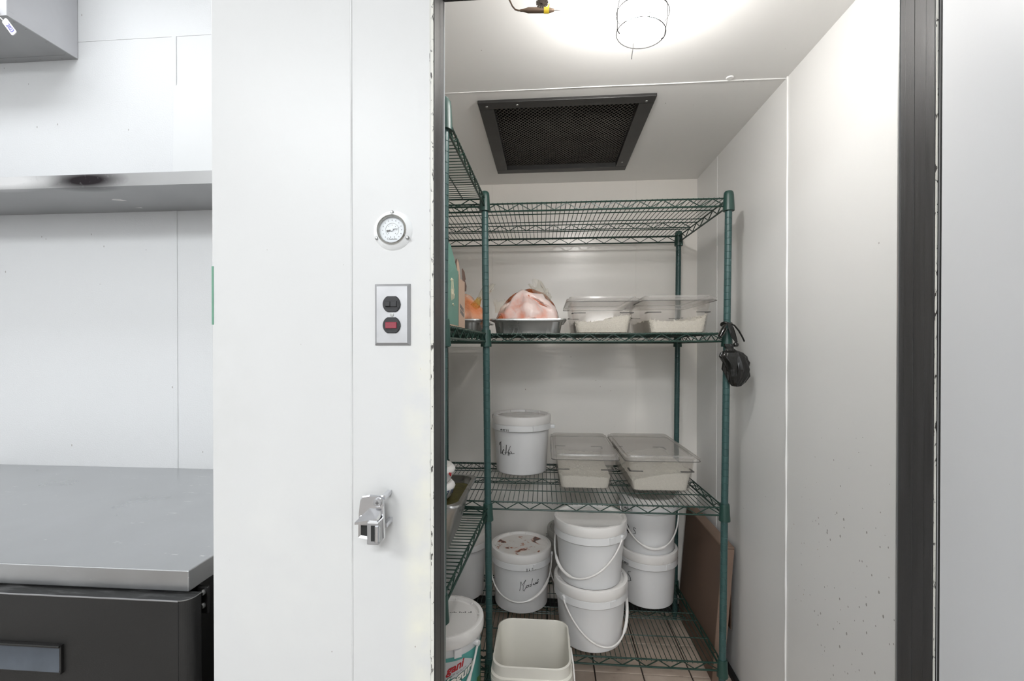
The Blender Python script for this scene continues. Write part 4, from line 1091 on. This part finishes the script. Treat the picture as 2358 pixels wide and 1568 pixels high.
# latch strike
lx, lz = -.320, 1.060
u = emp('latch_strike', (lx, YF, lz), 'chrome latch strike standing off the panel beside the opening', 'latch')
for dx, dz in ((.018, .034), (.020, -.018)):
    B().cyl((dx, 0, dz), (dx, -.034, dz), .0055, 4).build('standoff', 'chrome', u)
P0 = -.034
def plate_ring(y, s_): return [Vector((x * s_, y, z * s_)) for x, z in ((-.0285, -.037), (-.005, -.041), (.019, -.043), (.022, -.040), (.020, .020), (.017, .036), (.012, .0385), (-.006, .039), (-.020, .0365), (-.0245, .030), (-.0275, .005))]
B().loft([plate_ring(P0, 1), plate_ring(P0 - .003, 1), plate_ring(P0 - .0055, .955)], False, cap0=True, cap1=True).build('base_plate', 'chrome', u)
B().lathe([(.0082, .0395), (.0080, .0425), (.0068, .044), (0, .0442)], 20, (.010, 0, .027), axis='Y').build('screw', 'plate', u)
b = B()
b.box(.0095, .0105, P0 - .0106, P0 - .0100, .0235, .0305)
b.box(.0065, .0135, P0 - .0106, P0 - .0100, .0265, .0275); b.build('cross_slot', 'ink', u)
# sloped bridge
vs = [(-.006, P0 - .005, .016), (.017, P0 - .005, .016), (.014, P0 - .022, .002), (-.028, P0 - .020, -.006), (-.028, P0 - .020, -.010), (.014, P0 - .022, -.006), (.017, P0 - .005, .004), (-.010, P0 - .005, .004)]
B().add(vs, [(0, 1, 2, 3), (3, 2, 5, 4), (4, 5, 6, 7), (0, 3, 4, 7), (1, 6, 5, 2), (0, 7, 6, 1)]).build('bridge', 'chrome', u)
b = B().box(-.023, .000, P0 - .010, P0 - .005, -.034, -.011, .001); b.build('pocket', 'ink', u)
B().loft([[Vector((x, P0 - .010, z)) for x, z in ((-.024, -.036), (.001, -.040), (.001, -.010), (-.024, -.010))], [Vector((x, P0 - .013, z)) for x, z in ((-.024, -.036), (.001, -.040), (.001, -.010), (-.024, -.010))], [Vector((x, P0 - .011, z)) for x, z in ((-.020, -.032), (-.002, -.035), (-.002, -.014), (-.020, -.014))]], False).build('pocket_rim', 'chrome', u)
B().box(-.003, .019, P0 - .026, P0 - .004, -.043, -.002, .002).build('roller_block', 'plate', u)
B().box(.005, .012, P0 - .0268, P0 - .0255, -.036, -.008).build('roller_slot', 'ink', u)
B().cyl((.0155, P0 - .024, -.037), (.0155, P0 - .024, -.009), .0050, 16).build('roller', 'chrome', u)
B().tube([(-.022 + .003 * cos(R(a)), P0 - .006, -.003 + .004 * sin(R(a))) for a in range(0, 200, 20)], .0009, 6).build('spring_pin', 'chrome', u)

# green tape on the panel corner
o = B().box(-.6605, -.6565, YF - .0007, YF + .03, 1.415, 1.530).build('tape_strip', 'green_tape', None, (-.659, YF, 1.415)); tag(o, 'short strip of green tape on the outer edge of the cooler panel', 'tape')

# ------------------------------------------------------------------ worktop refrigerator
u = emp('worktop_refrigerator', (-1.3, 1.2, 0), 'black under counter refrigerator with a stainless steel worktop', 'refrigerator'); off = (-1.3, 1.2, 0)
wt = B().box(-2.15, -.722, .862, 1.594, .877, .920, .002).build('worktop', 'steel_top', u, off)
B().box(-2.12, -.735, .905, 1.575, .10, .872, .004).build('body', 'black_fridge', u, off)
for x in (-2.0, -.85):
    for y in (.98, 1.5): B().lathe([(0, 0), (.02, 0), (.02, .015), (.012, .02), (.012, .1), (0, .1)], 14, (x, y, 0)).build('foot', 'bolt', u, off)
rad = .0215; DY = .835; DT = .8735; pts = [(-1.42, DY), (-.7215, DY)] + [(-.7215 + rad * sin(R(a)), DY + rad - rad * cos(R(a))) for a in range(10, 91, 10)] + [(-.700, .868), (-.703, .872), (-1.42, .872)]
d = B().loft([[Vector((x, y, z)) for x, y in pts] for z in (.115, DT)], False, cap0=True).build('door', 'black_fridge', u, off)
B().add([(x, y, DT) for x, y in pts], [tuple(range(len(pts)))]).build('door_top', 'black_dusty', d, off)
d.children[-1].location = (0, 0, 0)
B().box(-1.42, -.7215, DY - .001, DY + .001, DT - .0015, DT + .0005).build('door_trim', 'plate', d, off)
B().box(-.7222, -.7210, DY - .0006, DY + .0005, .115, DT).build('door_joint', 'ink', d, off)
B().tube([(-.722, DY - .0005, DT + .0004)] + [(-.7215 + (rad + .0005) * sin(R(a)), DY + rad - (rad + .0005) * cos(R(a)), DT + .0004) for a in range(10, 91, 10)] + [(-.6995, .868, DT + .0004)], .0009, 5).build('door_rim', 'bolt', d, off)
d2 = B().box(-2.11, -1.426, DY, .872, .115, DT, .004).build('door', 'black_fridge', u, off)
hx1 = -.9665
hd = B().box(-1.38, hx1, DY - .009, DY, .7735, .7775, .001).build('handle', 'black_fridge', d, off)
B().box(hx1 - .003, hx1 + .001, DY - .005, DY + .001, .720, .7775).build('handle_end', 'black_fridge', d, off)
B().box(-1.38, hx1, DY - .006, DY + .001, .719, .724, .001).build('handle_sill', 'black_fridge', d, off)
prof = [(DY - .0012, .7735), (DY - .0008, .757), (DY - .002, .740), (DY - .0045, .729), (DY - .0058, .7235)]
b2 = B(); n = len(prof); vs = [Vector((x, y, z)) for x in (-1.38, hx1 - .003) for y, z in prof]
b2.add(vs, [(i, i + 1, n + i + 1, n + i) for i in range(n - 1)], True).build('handle_recess', 'handle_grey', d, off)
hb = B().box(-.7345, -.7090, .899, .906, .811, .869, .003).build('hinge_bracket', 'black_fridge', u, off)
for z in (.8575, .830):
    B().lathe([(.0065, 0), (.0065, .004), (.0045, .0065), (0, .007)], 14, (-.7205, .899, z), axis='Y').build('bolt', 'bolt', hb, off)

# ------------------------------------------------------------------ steel wall shelf, board, cabinet
u = emp('wall_shelf', (-1.5, 1.6, 1.878), 'stainless wall shelf with a dark burn mark over the worktop', 'shelf'); off = (-1.5, 1.6, 1.878)
B().box(-2.6, -.667, 1.338, 1.342, 1.8785, 1.9185).box(-2.6, -.667, 1.342, KY - .0015, 1.9145, 1.9185).build('shelf_top', 'steel_shelf', u, off)
B().box(-2.6, -.667, 1.342, KY - .0015, 1.8785, 1.8815).build('underside', 'steel_shelf', u, off)
B().add([(-1.50, 1.46, 1.8782), (-1.485, 1.452, 1.8782), (-1.462, 1.456, 1.8782), (-1.455, 1.474, 1.8782), (-1.475, 1.474, 1.8782)], [(0, 1, 2, 3, 4)]).build('paint_chip', 'white_lid', u, off)
B().add([(-1.50, 1.548, 1.8782), (-1.47, 1.545, 1.8782), (-1.475, 1.556, 1.8782)], [(0, 1, 2)]).build('paint_chip', 'white_lid', u, off)
u = emp('cutting_board', (-1.12, 1.585, 1.9195), 'white rounded board standing on the wall shelf against the wall', 'board')
B().loft([[Vector((p.x, y + (-.012 * (1 - (p.y + .22) / .44)), p.y + .218)) for p in rr(.50, .436, .05, 0, 6)] for y in (-.006, .010)], False, cap0=True, cap1=True).build('board', 'board', u)

bx0, bx1, by0, bz0 = -2.7, -1.776, 1.374, 2.461
u = emp('steel_cabinet', (-2.2, 1.6, bz0), 'stainless steel wall cabinet with riveted bottom flange high above the shelf', 'cabinet'); off = (-2.2, 1.6, bz0)
B().box(bx0, bx1, by0, KY - .0015, bz0 + .0025, KZ - .01).build('body', 'steel_box', u, off)
B().box(bx0, bx1 - .0002, by0 - .0035, by0, bz0 + .002, KZ - .01).build('front_door', 'steel_box', u, off)
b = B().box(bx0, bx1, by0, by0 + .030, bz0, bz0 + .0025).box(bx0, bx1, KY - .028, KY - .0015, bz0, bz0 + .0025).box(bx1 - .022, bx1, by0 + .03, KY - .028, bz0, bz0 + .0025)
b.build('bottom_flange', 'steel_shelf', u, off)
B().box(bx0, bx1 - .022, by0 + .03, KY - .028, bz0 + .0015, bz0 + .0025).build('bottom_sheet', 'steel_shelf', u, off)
b = B().box(bx1 - .0005, bx1 + .0006, by0, by0 + .018, bz0 + .02, KZ - .01); b.build('side_seam', 'steel_box', u, off)
for x, y in ((-1.787, 1.40), (-1.787, 1.435), (-1.787, 1.50), (-1.787, 1.565), (-1.83, 1.588), (-1.92, 1.588), (-2.02, 1.588), (-2.12, 1.588)):
    B().lathe([(0, -.0016), (.0022, -.001), (.003, 0)], 10, (x, y, bz0)).build('rivet', 'bolt', u, off)
u = emp('seal_tag', (-1.772, 1.362, 2.440), 'white plastic seal tag printed 2023 hanging from the steel cabinet', 'tag')
q = Matrix.Rotation(R(-38), 4, 'Y')
def tg(bld): return bld.move(Matrix.Translation((0, 0, 0)) @ q)
tg(B().loft([[Vector((p.x, y, p.y)) for p in rr(.020, .062, .006, 0, 4, 0, -.030)] for y in (-.0022, 0)], False, cap0=True, cap1=True)).build('tag_plate', 'tag_white', u)
tg(B().tube([(-.004, -.001, 0), (-.006, -.004, .02), (-.006, -.006, .05), (-.004, -.003, .075), (0, .004, .085)], .0016, 6)).build('strap', 'tag_white', u)
put_text('2023', .0165, lambda x, y: q @ Vector((y * 1.0, -.0026, -x - .036)), 'printed_year', 'blue_ink', u, shear=.15, bold=.0004)
